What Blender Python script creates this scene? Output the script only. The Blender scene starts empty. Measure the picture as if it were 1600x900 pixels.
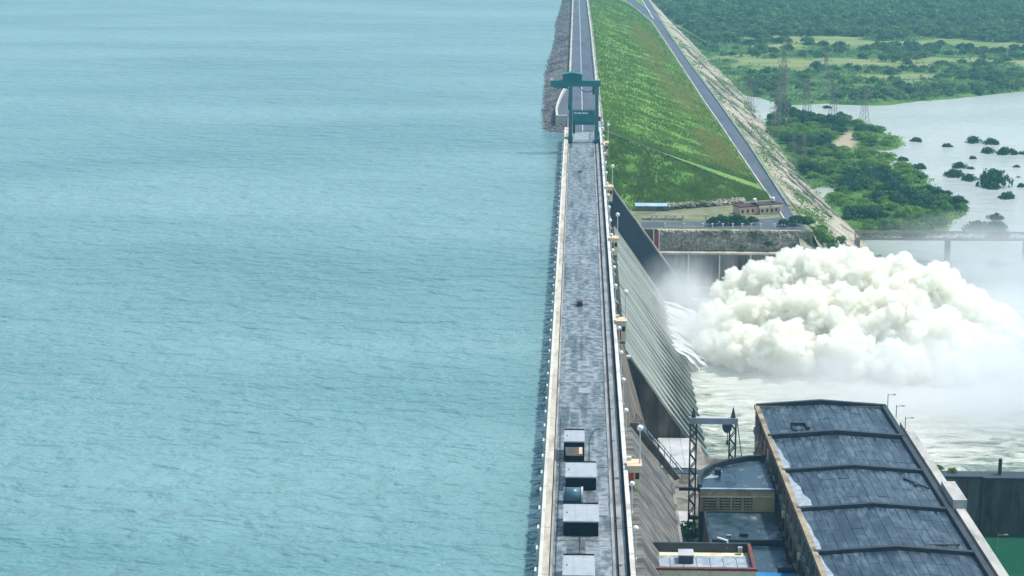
import bpy, bmesh, math, random
import numpy as np
from mathutils import Vector, Matrix, noise as mnoise
R = math.radians
rng = np.random.default_rng(7)
random.seed(7)
S = bpy.context.scene
COL = S.collection

# ------------------------------------------------------------------ camera
TH = math.atan(665/3000); PS = math.atan(107*math.cos(TH)/3000)
cam_d = bpy.data.cameras.new('camera'); cam = bpy.data.objects.new('camera', cam_d); COL.objects.link(cam)
cam_d.sensor_width = 36; cam_d.lens = 67.5; cam_d.clip_start = 1; cam_d.clip_end = 12000
cam.location = (0, 0, 60); cam.rotation_euler = (math.pi/2-TH, 0, PS)
S.camera = cam
# ------------------------------------------------------------------ sky, sun, exposure
SUN_EL, SUN_AZ = R(65), R(72)          # azimuth measured from +Y towards +X
w = bpy.data.worlds.new('World'); S.world = w; w.use_nodes = True
nt = w.node_tree; bg = nt.nodes['Background']
sky = nt.nodes.new('ShaderNodeTexSky'); sky.sky_type = 'NISHITA'; sky.sun_disc = False
sky.sun_elevation = SUN_EL; sky.sun_rotation = SUN_AZ; sky.air_density = 1.0; sky.dust_density = 1.2; sky.ozone_density = 2.0
tint = nt.nodes.new('ShaderNodeMix'); tint.data_type = 'RGBA'; tint.blend_type = 'MULTIPLY'; tint.inputs[0].default_value = 1; tint.inputs[7].default_value = (.97, 1.0, .91, 1)
nt.links.new(sky.outputs[0], tint.inputs[6]); nt.links.new(tint.outputs[2], bg.inputs[0]); bg.inputs[1].default_value = 0.15
sd = bpy.data.lights.new('sun', 'SUN'); sd.energy = 3.1; sd.angle = R(4); sd.color = (1, .95, .84)
so = bpy.data.objects.new('sun', sd); COL.objects.link(so)
sv = Vector((math.sin(SUN_AZ)*math.cos(SUN_EL), math.cos(SUN_AZ)*math.cos(SUN_EL), math.sin(SUN_EL)))
so.rotation_euler = sv.to_track_quat('Z', 'Y').to_euler(); so.location = (0, 300, 200)
S.view_settings.view_transform = 'Standard'; S.view_settings.look = 'None'
S.view_settings.exposure = 0.46; S.view_settings.gamma = 1
S.render.engine = 'CYCLES'
cy = S.cycles
cy.max_bounces = 34; cy.diffuse_bounces = 3; cy.glossy_bounces = 2; cy.transmission_bounces = 2
cy.volume_bounces = 32; cy.transparent_max_bounces = 8; cy.use_denoising = True
cy.volume_step_rate = 1.5; cy.volume_max_steps = 128
cy.sample_clamp_direct = 2.0
cy.caustics_reflective = False; cy.caustics_refractive = False

# ------------------------------------------------------------------ helpers: objects
def tag(o, label=None, cat=None, group=None, kind=None):
    if label: o['label'] = label
    if cat: o['category'] = cat
    if group: o['group'] = group
    if kind: o['kind'] = kind
    return o
def thing(name, label, cat, loc=(0, 0, 0), rotz=0, group=None):
    o = bpy.data.objects.new(name, None); COL.objects.link(o)
    o.empty_display_size = .5; o.location = loc; o.rotation_euler = (0, 0, rotz)
    return tag(o, label, cat, group)
def link(name, me, parent=None, loc=(0, 0, 0), rot=(0, 0, 0), scale=(1, 1, 1)):
    o = bpy.data.objects.new(name, me); COL.objects.link(o)
    o.parent = parent; o.location = loc; o.rotation_euler = rot; o.scale = scale
    return o
def children(o): return [c for c in bpy.data.objects if c.parent == o]
def copy_tree(o, kids, loc, rotz=0, label=None, scale=None):
    c = o.copy(); COL.objects.link(c); c.location = loc; c.rotation_euler = (0, 0, rotz)
    if scale: c.scale = scale
    if label: c['label'] = label
    for k in kids:
        d = k[0].copy(); COL.objects.link(d); d.parent = c
        for g in k[1]:
            e = g.copy(); COL.objects.link(e); e.parent = d
    return c
class MB:
    def __init__(s): s.v = []; s.f = []
    def add(s, vs, fs):
        n = len(s.v); s.v += [tuple(p) for p in vs]; s.f += [tuple(i+n for i in f) for f in fs]; return s
    def box(s, x0, x1, y0, y1, z0, z1):
        return s.add([(x0,y0,z0),(x1,y0,z0),(x1,y1,z0),(x0,y1,z0),(x0,y0,z1),(x1,y0,z1),(x1,y1,z1),(x0,y1,z1)],
                     [(3,2,1,0),(4,5,6,7),(0,1,5,4),(1,2,6,5),(2,3,7,6),(3,0,4,7)])
    def bar(s, a, b, wd, ht=None):
        a = Vector(a); b = Vector(b); d = (b-a).normalized(); ht = ht or wd
        u = d.cross(Vector((0, 0, 1)))
        if u.length < 1e-3: u = Vector((1, 0, 0))
        u.normalize(); t = u.cross(d).normalized(); u = u*wd/2; t = t*ht/2
        return s.add([a-u-t, a+u-t, a+u+t, a-u+t, b-u-t, b+u-t, b+u+t, b-u+t],
                     [(0,1,2,3),(7,6,5,4),(4,5,1,0),(5,6,2,1),(6,7,3,2),(7,4,0,3)])
    def tube(s, pts, rs, n=8, cap=True):
        vs = []; fs = []
        for i, p in enumerate(pts):
            p = Vector(p)
            d = (Vector(pts[min(i+1, len(pts)-1)])-Vector(pts[max(i-1, 0)])).normalized()
            u = d.cross(Vector((0, 0, 1)))
            if u.length < 1e-3: u = Vector((1, 0, 0))
            u.normalize(); t = d.cross(u)
            r = rs[i] if hasattr(rs, '__len__') else rs
            for k in range(n):
                a = 2*math.pi*k/n; vs.append(p+u*math.cos(a)*r+t*math.sin(a)*r)
        for i in range(len(pts)-1):
            for k in range(n):
                k2 = (k+1) % n
                fs.append((i*n+k, i*n+k2, (i+1)*n+k2, (i+1)*n+k))
        if cap:
            fs.append(tuple(range(n))[::-1]); fs.append(tuple(range((len(pts)-1)*n, len(pts)*n)))
        return s.add(vs, fs)
    def prism(s, prof, y0, y1):            # profile in (x,z), extruded along y
        n = len(prof)
        vs = [(x, y0, z) for x, z in prof]+[(x, y1, z) for x, z in prof]
        fs = [tuple(range(n)), tuple(range(2*n-1, n-1, -1))]
        fs += [(i, n+i, n+(i+1) % n, (i+1) % n) for i in range(n)]
        return s.add(vs, fs)
    def slabpoly(s, poly, z0, z1):         # polygon in (x,y), extruded in z
        n = len(poly)
        vs = [(x, y, z0) for x, y in poly]+[(x, y, z1) for x, y in poly]
        fs = [tuple(range(n-1, -1, -1)), tuple(range(n, 2*n))]
        fs += [(i, (i+1) % n, n+(i+1) % n, n+i) for i in range(n)]
        return s.add(vs, fs)
    def sphere(s, c, r, seg=12, rings=8, sq=(1, 1, 1)):
        vs = [(c[0], c[1], c[2]-r*sq[2])]
        for i in range(1, rings):
            th = math.pi*i/rings
            for k in range(seg):
                a = 2*math.pi*k/seg
                vs.append((c[0]+r*sq[0]*math.sin(th)*math.cos(a), c[1]+r*sq[1]*math.sin(th)*math.sin(a), c[2]-r*sq[2]*math.cos(th)))
        vs.append((c[0], c[1], c[2]+r*sq[2])); L = len(vs)-1; fs = []
        for k in range(seg):
            k2 = (k+1) % seg
            fs.append((0, 1+k2, 1+k)); fs.append((L, L-seg+k, L-seg+k2))
            for i in range(rings-2):
                a = 1+i*seg; fs.append((a+k, a+k2, a+seg+k2, a+seg+k))
        return s.add(vs, fs)
    def mesh(s, name, mat=None, smooth=False, fixn=True):
        me = bpy.data.meshes.new(name); me.from_pydata(s.v, [], s.f)
        if fixn:
            bm = bmesh.new(); bm.from_mesh(me); bmesh.ops.recalc_face_normals(bm, faces=bm.faces); bm.to_mesh(me); bm.free()
        if mat: me.materials.append(mat)
        if smooth: me.polygons.foreach_set('use_smooth', [True]*len(me.polygons))
        me.update(); return me
    def build(s, name, mat, parent=None, smooth=False, loc=(0, 0, 0), rot=(0, 0, 0)):
        return link(name, s.mesh(name, mat, smooth), parent, loc, rot)
def npmesh(name, V, F, mat=None, smooth=False):
    """numpy mesh: V (n,3), F (m,k) with constant k"""
    me = bpy.data.meshes.new(name); V = np.asarray(V, np.float32); F = np.asarray(F, np.int32); k = F.shape[1]
    me.vertices.add(len(V)); me.vertices.foreach_set('co', V.ravel())
    me.loops.add(F.size); me.loops.foreach_set('vertex_index', F.ravel())
    me.polygons.add(len(F)); me.polygons.foreach_set('loop_start', np.arange(0, F.size, k, dtype=np.int32))
    me.polygons.foreach_set('loop_total', np.full(len(F), k, np.int32))
    if smooth: me.polygons.foreach_set('use_smooth', np.ones(len(F), bool))
    me.update(calc_edges=True)
    if mat: me.materials.append(mat)
    return me
def grid_faces(nr, nc):
    i = np.arange(nr-1)[:, None]*nc+np.arange(nc-1)[None, :]
    return np.stack([i, i+1, i+nc+1, i+nc], -1).reshape(-1, 4)
def fbm(x, y, seed=0, octaves=4):
    """cheap value noise on numpy arrays, about -1..1"""
    out = np.zeros_like(x, dtype=float); a = 1.; tot = 0
    for o in range(octaves):
        xi = np.floor(x).astype(np.int64); yi = np.floor(y).astype(np.int64); fx = x-xi; fy = y-yi
        fx = fx*fx*(3-2*fx); fy = fy*fy*(3-2*fy)
        def h(i, j):
            n = (i*374761393+j*668265263+(seed+o)*974634777) & 0x7fffffff
            n = ((n ^ (n >> 13))*1274126177) & 0x7fffffff
            return ((n ^ (n >> 16)) & 0xffff)/32767.5-1
        v = (h(xi, yi)*(1-fx)+h(xi+1, yi)*fx)*(1-fy)+(h(xi, yi+1)*(1-fx)+h(xi+1, yi+1)*fx)*fy
        out += a*v; tot += a; a *= .5; x = x*2.03+17.1; y = y*2.03+5.7
    return out/tot
def interp(Y, xs, ys): return np.interp(Y, xs, ys)

# ------------------------------------------------------------------ helpers: materials
def lin(r, g, b):
    f = lambda c: ((c/255+.055)/1.055)**2.4 if c > 10 else c/255/12.92
    return (f(r), f(g), f(b), 1)
def mat(name, c1, c2, scale=1, stretch=(1, 1, 1), rough=(.7, .9), bump=.3, bscale=None, bdist=.05, detail=6,
        dirt=None, dscale=.3, dstretch=(1, 1, 1), drange=(.5, .7), spec=.5, metallic=0, contrast=(.35, .65), objvar=0, rot=(0, 0, 0), world=False):
    m = bpy.data.materials.new(name); m.use_nodes = True; n = m.node_tree.nodes; l = m.node_tree.links
    p = n['Principled BSDF']; p.inputs['Specular IOR Level'].default_value = spec; p.inputs['Metallic'].default_value = metallic
    tc = n.new('ShaderNodeNewGeometry') if world else n.new('ShaderNodeTexCoord'); src = tc.outputs['Position' if world else 'Object']
    def nz(sc, st, det, rgh=.6):
        mp = n.new('ShaderNodeMapping'); mp.inputs['Scale'].default_value = st; mp.inputs['Rotation'].default_value = rot
        l.new(src, mp.inputs[0])
        t = n.new('ShaderNodeTexNoise'); t.inputs['Scale'].default_value = sc; t.inputs['Detail'].default_value = det
        t.inputs['Roughness'].default_value = rgh
        l.new(mp.outputs[0], t.inputs['Vector']); return t
    a = nz(scale, stretch, detail)
    mr = n.new('ShaderNodeMapRange'); mr.inputs['From Min'].default_value = contrast[0]; mr.inputs['From Max'].default_value = contrast[1]
    l.new(a.outputs['Fac'], mr.inputs['Value'])
    mx = n.new('ShaderNodeMix'); mx.data_type = 'RGBA'; mx.inputs[6].default_value = (*c1[:3], 1); mx.inputs[7].default_value = (*c2[:3], 1)
    l.new(mr.outputs[0], mx.inputs[0]); out = mx.outputs[2]
    if dirt:
        b = nz(dscale, dstretch, 5); m2 = n.new('ShaderNodeMapRange')
        m2.inputs['From Min'].default_value = drange[0]; m2.inputs['From Max'].default_value = drange[1]
        l.new(b.outputs['Fac'], m2.inputs['Value'])
        x2 = n.new('ShaderNodeMix'); x2.data_type = 'RGBA'; x2.inputs[7].default_value = (*dirt[:3], 1)
        l.new(m2.outputs[0], x2.inputs[0]); l.new(out, x2.inputs[6]); out = x2.outputs[2]
    if objvar:
        oi = n.new('ShaderNodeObjectInfo'); hs = n.new('ShaderNodeHueSaturation')
        r1 = n.new('ShaderNodeMapRange'); r1.inputs['To Min'].default_value = 1-objvar; r1.inputs['To Max'].default_value = 1+objvar
        l.new(oi.outputs['Random'], r1.inputs['Value']); l.new(r1.outputs[0], hs.inputs['Value']); l.new(out, hs.inputs['Color']); out = hs.outputs[0]
    l.new(out, p.inputs['Base Color'])
    rr = n.new('ShaderNodeMapRange'); rr.inputs['To Min'].default_value = rough[0]; rr.inputs['To Max'].default_value = rough[1]
    l.new(mr.outputs[0], rr.inputs['Value']); l.new(rr.outputs[0], p.inputs['Roughness'])
    if bump:
        c = nz(bscale or scale*3, stretch, 6); bp = n.new('ShaderNodeBump'); bp.inputs['Strength'].default_value = bump; bp.inputs['Distance'].default_value = bdist
        l.new(c.outputs['Fac'], bp.inputs['Height']); l.new(bp.outputs[0], p.inputs['Normal'])
    return m
M = {}
M['deck'] = mat('wet_deck_concrete', (.095,.122,.14), (.275,.31,.33), 1.0, (1.2, .9, 1), (.55, .3), .5, 3, .04, 11,
                dirt=(.04,.06,.075), dscale=.55, dstretch=(1.3, .12, 1), drange=(.50, .68), contrast=(.41, .6), objvar=.08)
M['patch_dark'] = mat('dark_patch', (.04,.058,.07), (.17,.20,.215), 1.4, (.6,1.5,1), (.5,.35), .4, 3, .03, 10, contrast=(.4,.6))
M['patch_light'] = mat('pale_patch', (.16,.185,.20), (.36,.385,.395), 1.4, (.6,1.5,1), (.5,.3), .4, 3, .03, 10, contrast=(.4,.6))
M['kerb'] = mat('grey_kerb', (.20,.22,.23), (.34,.35,.36), 1.2, (1, .2, 1), (.6,.8), .2, dirt=(.10,.11,.12), dscale=.5, dstretch=(1,.3,1))
M['gap'] = mat('dark_gap', (.012,.016,.02), (.03,.035,.04), 1, bump=0)
M['white'] = mat('weathered_white_paint', (.54,.54,.49), (.70,.69,.63), .8, (1,.4,1), (.6,.8), .15, dirt=(.36,.34,.27), dscale=.6, dstretch=(1,.4,1), drange=(.52,.75))
M['beige'] = mat('weathered_beige_concrete', (.36,.36,.33), (.52,.51,.47), .6, (1,.4,1), (.7,.85), .25, 2, dirt=(.22,.22,.20), dscale=.4, dstretch=(1,.4,1), drange=(.5,.7))
M['coping'] = mat('tan_coping', (.42,.38,.30), (.60,.55,.45), .7, (1,.25,1), (.7,.85), .2, dirt=(.27,.25,.20), dscale=.5, dstretch=(1,.3,1))
M['conc'] = mat('dam_concrete', (.17,.16,.14), (.30,.29,.26), .35, (1,1,.35), (.75,.9), .35, 1.5, .05, 8, dirt=(.06,.058,.05), dscale=.22, dstretch=(1.4,1.4,.18), drange=(.48,.66))
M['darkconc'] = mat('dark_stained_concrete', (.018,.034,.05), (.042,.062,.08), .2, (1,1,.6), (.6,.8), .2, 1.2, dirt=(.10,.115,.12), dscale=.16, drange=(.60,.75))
M['brown'] = mat('brown_stained_concrete', (.085,.068,.052), (.26,.205,.15), .3, (1,1,.7), (.75,.9), .5, 1.4, .08, 8, dirt=(.035,.032,.03), dscale=.25, dstretch=(1.5,1.5,.25), drange=(.46,.62))
M['quay'] = mat('dark_wet_quay', (.035,.042,.038), (.11,.105,.09), .7, (1,1,.3), (.6,.85), .7, 2, .1, 9, dirt=(.012,.014,.014), dscale=.4, dstretch=(1.2,1,.4), drange=(.45,.62))
M['chute'] = mat('pale_chute_concrete', (.155,.18,.16), (.36,.39,.34), .9, (.1,1.6,.1), (.5,.75), .3, 1.5, .04, 8, dirt=(.06,.08,.08), dscale=.6, dstretch=(.13,1.3,.13), drange=(.47,.64), contrast=(.4,.6))
M['rib'] = mat('rib_concrete', (.21,.23,.20), (.42,.44,.385), .9, (.2,1,.2), (.6,.8), .2, dirt=(.12,.14,.12), dscale=.35, dstretch=(.25,1,.25), drange=(.46,.64), objvar=.25, world=True)
M['masonry'] = mat('masonry_face', (.06,.06,.056), (.21,.20,.175), 1.5, (.35,1.3,.35), (.8,.95), .8, 3, .10, 9, dirt=(.035,.04,.042), dscale=.55, dstretch=(.3,1.0,.3), drange=(.48,.66), contrast=(.38,.62))
M['slab'] = mat('light_slab_concrete', (.42,.43,.44), (.60,.61,.62), .5, (1,1,1), (.45,.7), .2, dirt=(.2,.21,.22), dscale=.25, drange=(.5,.7))
M['roofslab'] = mat('hut_roof_screed', (.33,.36,.40), (.40,.435,.475), .5, (1,1,1), (.5,.7), .1, dirt=(.25,.28,.315), dscale=.6, drange=(.55,.75))
M['darkside'] = mat('dark_green_steel', (.004,.009,.014), (.012,.02,.028), 1, bump=.1, rough=(.8,.9), spec=.08)
M['teal'] = mat('teal_paint', (.002,.135,.13), (.006,.19,.18), .5, (1,1,1), (.4,.6), .05, dirt=(.02,.10,.10), dscale=.7, drange=(.55,.8))
M['teal_dark'] = mat('dark_teal_paint', (.0,.10,.11), (.0,.15,.155), .5, (1,1,1), (.4,.6), .05)
M['tank'] = mat('tank_teal', (.06,.14,.18), (.10,.20,.25), 1, (1,1,1), (.3,.5), .05, dirt=(.03,.08,.1), dscale=1, drange=(.5,.75))
M['pink'] = mat('salmon_paint', (.80,.50,.34), (.88,.60,.43), .6, (1,1,1), (.7,.9), .1, dirt=(.42,.24,.17), dscale=.5, drange=(.55,.75))
M['cream'] = mat('cream_paint', (.78,.70,.44), (.86,.78,.52), .5, (1,1,.4), (.7,.9), .1, dirt=(.50,.42,.26), dscale=.6, dstretch=(1,1,.25), drange=(.5,.75))
M['yellow'] = mat('ochre_paint', (.60,.42,.17), (.72,.53,.24), .5, (1,1,.4), (.7,.9), .15, dirt=(.26,.19,.09), dscale=.7, dstretch=(1,1,.3), drange=(.5,.75))
M['red'] = mat('red_paint', (.38,.03,.025), (.5,.05,.035), 1, (1,1,1), (.6,.8), .1)
M['rust'] = mat('red_brown_trim', (.13,.04,.035), (.21,.06,.045), 1, (1,1,1), (.7,.9), .15, dirt=(.09,.03,.025), dscale=1.2)
M['tanwall'] = mat('tan_wall', (.26,.21,.145), (.42,.34,.24), .35, (1,1,.4), (.75,.9), .2, 2, dirt=(.085,.07,.052), dscale=.5, dstretch=(1,1,.3), drange=(.48,.68))
M['panel'] = mat('slate_roof_panel', (.012,.028,.046), (.080,.122,.160), 1.1, (1.8,.4,1), (.3,.6), .35, 4, .03, 9, dirt=(.016,.032,.052), dscale=.33, dstretch=(1,.4,1), drange=(.48,.62), objvar=.15, contrast=(.38,.62), world=True)
M['roofdark'] = mat('roof_bitumen_and_shade', (.012,.02,.028), (.035,.05,.064), .8, (1,1,1), (.45,.7), .3, 3, .03)  # bitumen; also the painted shade on annex side and yellow building's far parapet
M['puddle'] = mat('wet_screed_sky_sheen', (.26,.31,.35), (.42,.48,.52), .8, (1,1,1), (.18,.45), .15, dirt=(.2,.25,.28), dscale=.9, drange=(.5,.7))  # pale base stands for sky reflected in wet roof patches
M['annexroof'] = mat('wet_blue_bitumen', (.015,.04,.062), (.05,.085,.115), .5, (1,1,1), (.15,.5), .25, 2, .03, 8, dirt=(.22,.28,.32), dscale=.55, dstretch=(1.2,.6,1), drange=(.6,.74))
M['blue'] = mat('blue_sheet', (.01,.16,.38), (.02,.23,.5), .6, (1,1,1), (.35,.55), .1)
M['paleblue'] = mat('pale_blue_sheet', (.30,.48,.62), (.42,.6,.74), .4, (1,1,1), (.4,.6), .1, dirt=(.22,.36,.46), dscale=.7)
M['glass'] = mat('dark_window', (.008,.012,.014), (.02,.026,.03), 1, (1,1,1), (.1,.3), 0)
M['steel'] = mat('dark_steel', (.03,.036,.038), (.07,.078,.08), 1, (1,1,1), (.5,.7), .1, metallic=.2)
M['galv'] = mat('weathered_steel', (.20,.17,.14), (.30,.25,.21), 1, (1,1,1), (.5,.7), .05)
M['pole'] = mat('pale_pole', (.55,.57,.53), (.68,.69,.64), 1, (1,1,1), (.5,.7), .05)
M['globe'] = mat('lamp_globe', (.78,.8,.76), (.85,.86,.82), 1, (1,1,1), (.25,.35), 0)
M['road'] = mat('asphalt', (.05,.065,.088), (.095,.112,.14), .5, (1,.25,1), (.5,.75), .3, 4, .03, 8, dirt=(.035,.045,.06), dscale=.15, dstretch=(1.5,.25,1), drange=(.5,.7))
M['mark'] = mat('road_marking', (.42,.44,.45), (.6,.62,.62), 1.5, (1,.3,1), (.6,.8), 0)
M['grass'] = mat('slope_grass', (.115,.225,.045), (.20,.32,.07), .16, (1,.8,1), (.85,1), .4, .9, .2, 10, dirt=(.26,.35,.075), dscale=.03, dstretch=(1.6,.5,1), drange=(.6,.8), contrast=(.3,.7), spec=.1)
M['grass_shaded'] = mat('end_slope_grass', (.085,.205,.04), (.15,.285,.055), .2, (1,1,1), (.85,1), .9, 1.0, .4, 10, contrast=(.3,.7), spec=.1)  # darker copy of the slope grass, shade of the end slope painted in
M['tuft'] = mat('grass_tufts', (.135,.25,.048), (.215,.345,.075), .25, (1,1,1), (.8,1), 0, spec=.1, dirt=(.28,.37,.08), dscale=.03, dstretch=(1.6,.5,1), drange=(.6,.8))
M['rip'] = mat('grey_riprap', (.085,.085,.085), (.20,.195,.19), .5, (1,1,1), (.85,1), .8, 1.5, .3, 9, dirt=(.045,.05,.045), dscale=.08, drange=(.5,.7), contrast=(.3,.7))
M['stone'] = mat('stone_pitching', (.30,.27,.20), (.50,.45,.36), .25, (1,1,1), (.85,1), .8, 1.3, .25, 9, dirt=(.10,.14,.05), dscale=.07, dstretch=(1,.7,1), drange=(.5,.64), contrast=(.3,.7))
M['stone2'] = mat('rubble_stone', (.27,.24,.18), (.58,.53,.44), .9, (1,1,1), (.85,1), .6, 2, .15, 9, dirt=(.06,.09,.03), dscale=.14, drange=(.5,.66), contrast=(.3,.7), objvar=0)
M['earth'] = mat('bare_earth', (.10,.14,.05), (.26,.25,.16), .2, (1,1,1), (.9,1), .5, 1, .1, 8)
M['bark'] = mat('bark', (.06,.045,.03), (.12,.09,.06), 2, (1,1,.3), (.85,1), .4, 6)
M['bird'] = mat('bird_feathers', (.012,.008,.008), (.04,.018,.018), 4, (1,1,1), (.7,.9), 0)
M['maroon'] = mat('maroon_cover', (.05,.02,.025), (.08,.03,.035), 2, (1,1,1), (.7,.9), .1)

def translucent(m, f=.5):
    n = m.node_tree.nodes; l = m.node_tree.links; p = n['Principled BSDF']; tr = n.new('ShaderNodeBsdfTranslucent'); ms = n.new('ShaderNodeMixShader'); ms.inputs[0].default_value = f
    l.new(p.inputs['Base Color'].links[0].from_socket, tr.inputs['Color']); l.new(p.outputs[0], ms.inputs[1]); l.new(tr.outputs[0], ms.inputs[2]); l.new(ms.outputs[0], n['Material Output'].inputs['Surface'])
    return m
translucent(M['tuft'])
def leafmat(name, ca, cb, field=.25):
    m = bpy.data.materials.new(name); m.use_nodes = True; n = m.node_tree.nodes; l = m.node_tree.links
    p = n['Principled BSDF']; p.inputs['Roughness'].default_value = .65; p.inputs['Specular IOR Level'].default_value = .25
    g = n.new('ShaderNodeNewGeometry'); oi = n.new('ShaderNodeObjectInfo')
    t = n.new('ShaderNodeTexNoise'); t.inputs['Scale'].default_value = field; t.inputs['Detail'].default_value = 3
    l.new(g.outputs['Position'], t.inputs['Vector'])
    ad = n.new('ShaderNodeMath'); ad.operation = 'ADD'; l.new(g.outputs['Random Per Island'], ad.inputs[0]); l.new(oi.outputs['Random'], ad.inputs[1])
    a2 = n.new('ShaderNodeMath'); a2.operation = 'MULTIPLY_ADD'; l.new(ad.outputs[0], a2.inputs[0]); a2.inputs[1].default_value = .25
    mr = n.new('ShaderNodeMapRange'); mr.inputs['From Min'].default_value = .36; mr.inputs['From Max'].default_value = .64; mr.inputs['To Max'].default_value = .62
    l.new(t.outputs['Fac'], mr.inputs['Value']); l.new(mr.outputs[0], a2.inputs[2])
    mx = n.new('ShaderNodeMix'); mx.data_type = 'RGBA'; mx.inputs[6].default_value = (*ca, 1); mx.inputs[7].default_value = (*cb, 1)
    l.new(a2.outputs[0], mx.inputs[0]); l.new(mx.outputs[2], p.inputs['Base Color'])
    tr = n.new('ShaderNodeBsdfTranslucent'); l.new(mx.outputs[2], tr.inputs['Color'])
    ms = n.new('ShaderNodeMixShader'); ms.inputs[0].default_value = .42
    l.new(p.outputs[0], ms.inputs[1]); l.new(tr.outputs[0], ms.inputs[2]); l.new(ms.outputs[0], n['Material Output'].inputs['Surface'])
    return m
M['leaf'] = leafmat('leaves_mid', (.045,.16,.035), (.16,.32,.07), .3)
M['leaf_dark'] = leafmat('leaves_dark', (.014,.085,.042), (.05,.18,.065), .3)
M['leaf_light'] = leafmat('leaves_light', (.11,.26,.03), (.24,.41,.07), .3)
M['leaf_far'] = leafmat('leaves_far', (.025,.115,.06), (.17,.31,.10), .11)

def water(name, deep, scales, rough, tint=None, foam=None, spec=.5, bstr=.6, bdist=.3):
    m = bpy.data.materials.new(name); m.use_nodes = True; n = m.node_tree.nodes; l = m.node_tree.links
    p = n['Principled BSDF']; p.inputs['Roughness'].default_value = rough; p.inputs['IOR'].default_value = 1.33
    p.inputs['Specular IOR Level'].default_value = spec
    tc = n.new('ShaderNodeTexCoord'); h = None
    for (sc, st, amp) in scales:
        mp = n.new('ShaderNodeMapping'); mp.inputs['Scale'].default_value = st; mp.inputs['Rotation'].default_value = (0, 0, R(12))
        l.new(tc.outputs['Object'], mp.inputs[0])
        t = n.new('ShaderNodeTexNoise'); t.inputs['Scale'].default_value = sc; t.inputs['Detail'].default_value = 3; t.inputs['Roughness'].default_value = .5
        t.inputs['Distortion'].default_value = .4
        l.new(mp.outputs[0], t.inputs['Vector'])
        mu = n.new('ShaderNodeMath'); mu.operation = 'MULTIPLY_ADD'; mu.inputs[1].default_value = amp; l.new(t.outputs['Fac'], mu.inputs[0])
        if h: l.new(h, mu.inputs[2])
        else: mu.inputs[2].default_value = 0
        h = mu.outputs[0]
    bp = n.new('ShaderNodeBump'); bp.inputs['Strength'].default_value = bstr; bp.inputs['Distance'].default_value = bdist
    l.new(h, bp.inputs['Height']); l.new(bp.outputs[0], p.inputs['Normal'])
    t = n.new('ShaderNodeTexNoise'); t.inputs['Scale'].default_value = .012; t.inputs['Detail'].default_value = 4
    mp = n.new('ShaderNodeMapping'); mp.inputs['Scale'].default_value = (.6, 1.6, 1); l.new(tc.outputs['Object'], mp.inputs[0]); l.new(mp.outputs[0], t.inputs['Vector'])
    mr = n.new('ShaderNodeMapRange'); mr.inputs['From Min'].default_value = .35; mr.inputs['From Max'].default_value = .65; l.new(t.outputs['Fac'], mr.inputs['Value'])
    mx = n.new('ShaderNodeMix'); mx.data_type = 'RGBA'; mx.inputs[6].default_value = (*deep, 1); mx.inputs[7].default_value = (*(tint or deep), 1)
    l.new(mr.outputs[0], mx.inputs[0]); l.new(mx.outputs[2], p.inputs['Base Color'])
    if foam:
        (cx, cyy, rx, ry, inner) = foam     # the churned area round the outlet jets
        mp = n.new('ShaderNodeMapping'); mp.vector_type = 'TEXTURE'; mp.inputs['Location'].default_value = (cx, cyy, -25); mp.inputs['Scale'].default_value = (rx, ry, 50)
        l.new(tc.outputs['Object'], mp.inputs[0])
        ln = n.new('ShaderNodeVectorMath'); ln.operation = 'LENGTH'; l.new(mp.outputs[0], ln.inputs[0])
        f1 = n.new('ShaderNodeMapRange'); f1.inputs['From Min'].default_value = 1; f1.inputs['From Max'].default_value = inner; f1.inputs['To Min'].default_value = -.05; f1.inputs['To Max'].default_value = .41
        l.new(ln.outputs['Value'], f1.inputs['Value'])
        mq = n.new('ShaderNodeMapping'); mq.inputs['Scale'].default_value = (.45, 1.3, 1); mq.inputs['Rotation'].default_value = (0, 0, R(-14)); l.new(tc.outputs['Object'], mq.inputs[0])
        ft = n.new('ShaderNodeTexNoise'); ft.inputs['Scale'].default_value = .32; ft.inputs['Detail'].default_value = 9; ft.inputs['Roughness'].default_value = .68; ft.inputs['Distortion'].default_value = 1.2
        l.new(mq.outputs[0], ft.inputs['Vector'])
        sm = n.new('ShaderNodeMath'); sm.operation = 'ADD'; l.new(f1.outputs[0], sm.inputs[0]); l.new(ft.outputs['Fac'], sm.inputs[1])
        f2 = n.new('ShaderNodeMapRange'); f2.inputs['From Min'].default_value = .62; f2.inputs['From Max'].default_value = .88; f2.interpolation_type = 'SMOOTHSTEP'; l.new(sm.outputs[0], f2.inputs['Value'])
        gm = n.new('ShaderNodeMapRange'); gm.inputs['From Min'].default_value = 1.15; gm.inputs['From Max'].default_value = .75; l.new(ln.outputs['Value'], gm.inputs['Value'])
        xg = n.new('ShaderNodeMix'); xg.data_type = 'RGBA'; xg.inputs[7].default_value = (.13, .21, .16, 1); l.new(gm.outputs[0], xg.inputs[0]); l.new(mx.outputs[2], xg.inputs[6])
        xf = n.new('ShaderNodeMix'); xf.data_type = 'RGBA'; xf.inputs[7].default_value = (.70, .73, .66, 1)
        l.new(f2.outputs[0], xf.inputs[0]); l.new(xg.outputs[2], xf.inputs[6]); l.new(xf.outputs[2], p.inputs['Base Color'])
        rf = n.new('ShaderNodeMapRange'); rf.inputs['To Min'].default_value = rough; rf.inputs['To Max'].default_value = .9; l.new(f2.outputs[0], rf.inputs['Value']); l.new(rf.outputs[0], p.inputs['Roughness'])
        b2 = n.new('ShaderNodeBump'); b2.inputs['Strength'].default_value = 1; b2.inputs['Distance'].default_value = 1.2
        l.new(ft.outputs['Fac'], b2.inputs['Height']); l.new(bp.outputs[0], b2.inputs['Normal']); l.new(b2.outputs[0], p.inputs['Normal'])
    return m
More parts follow.
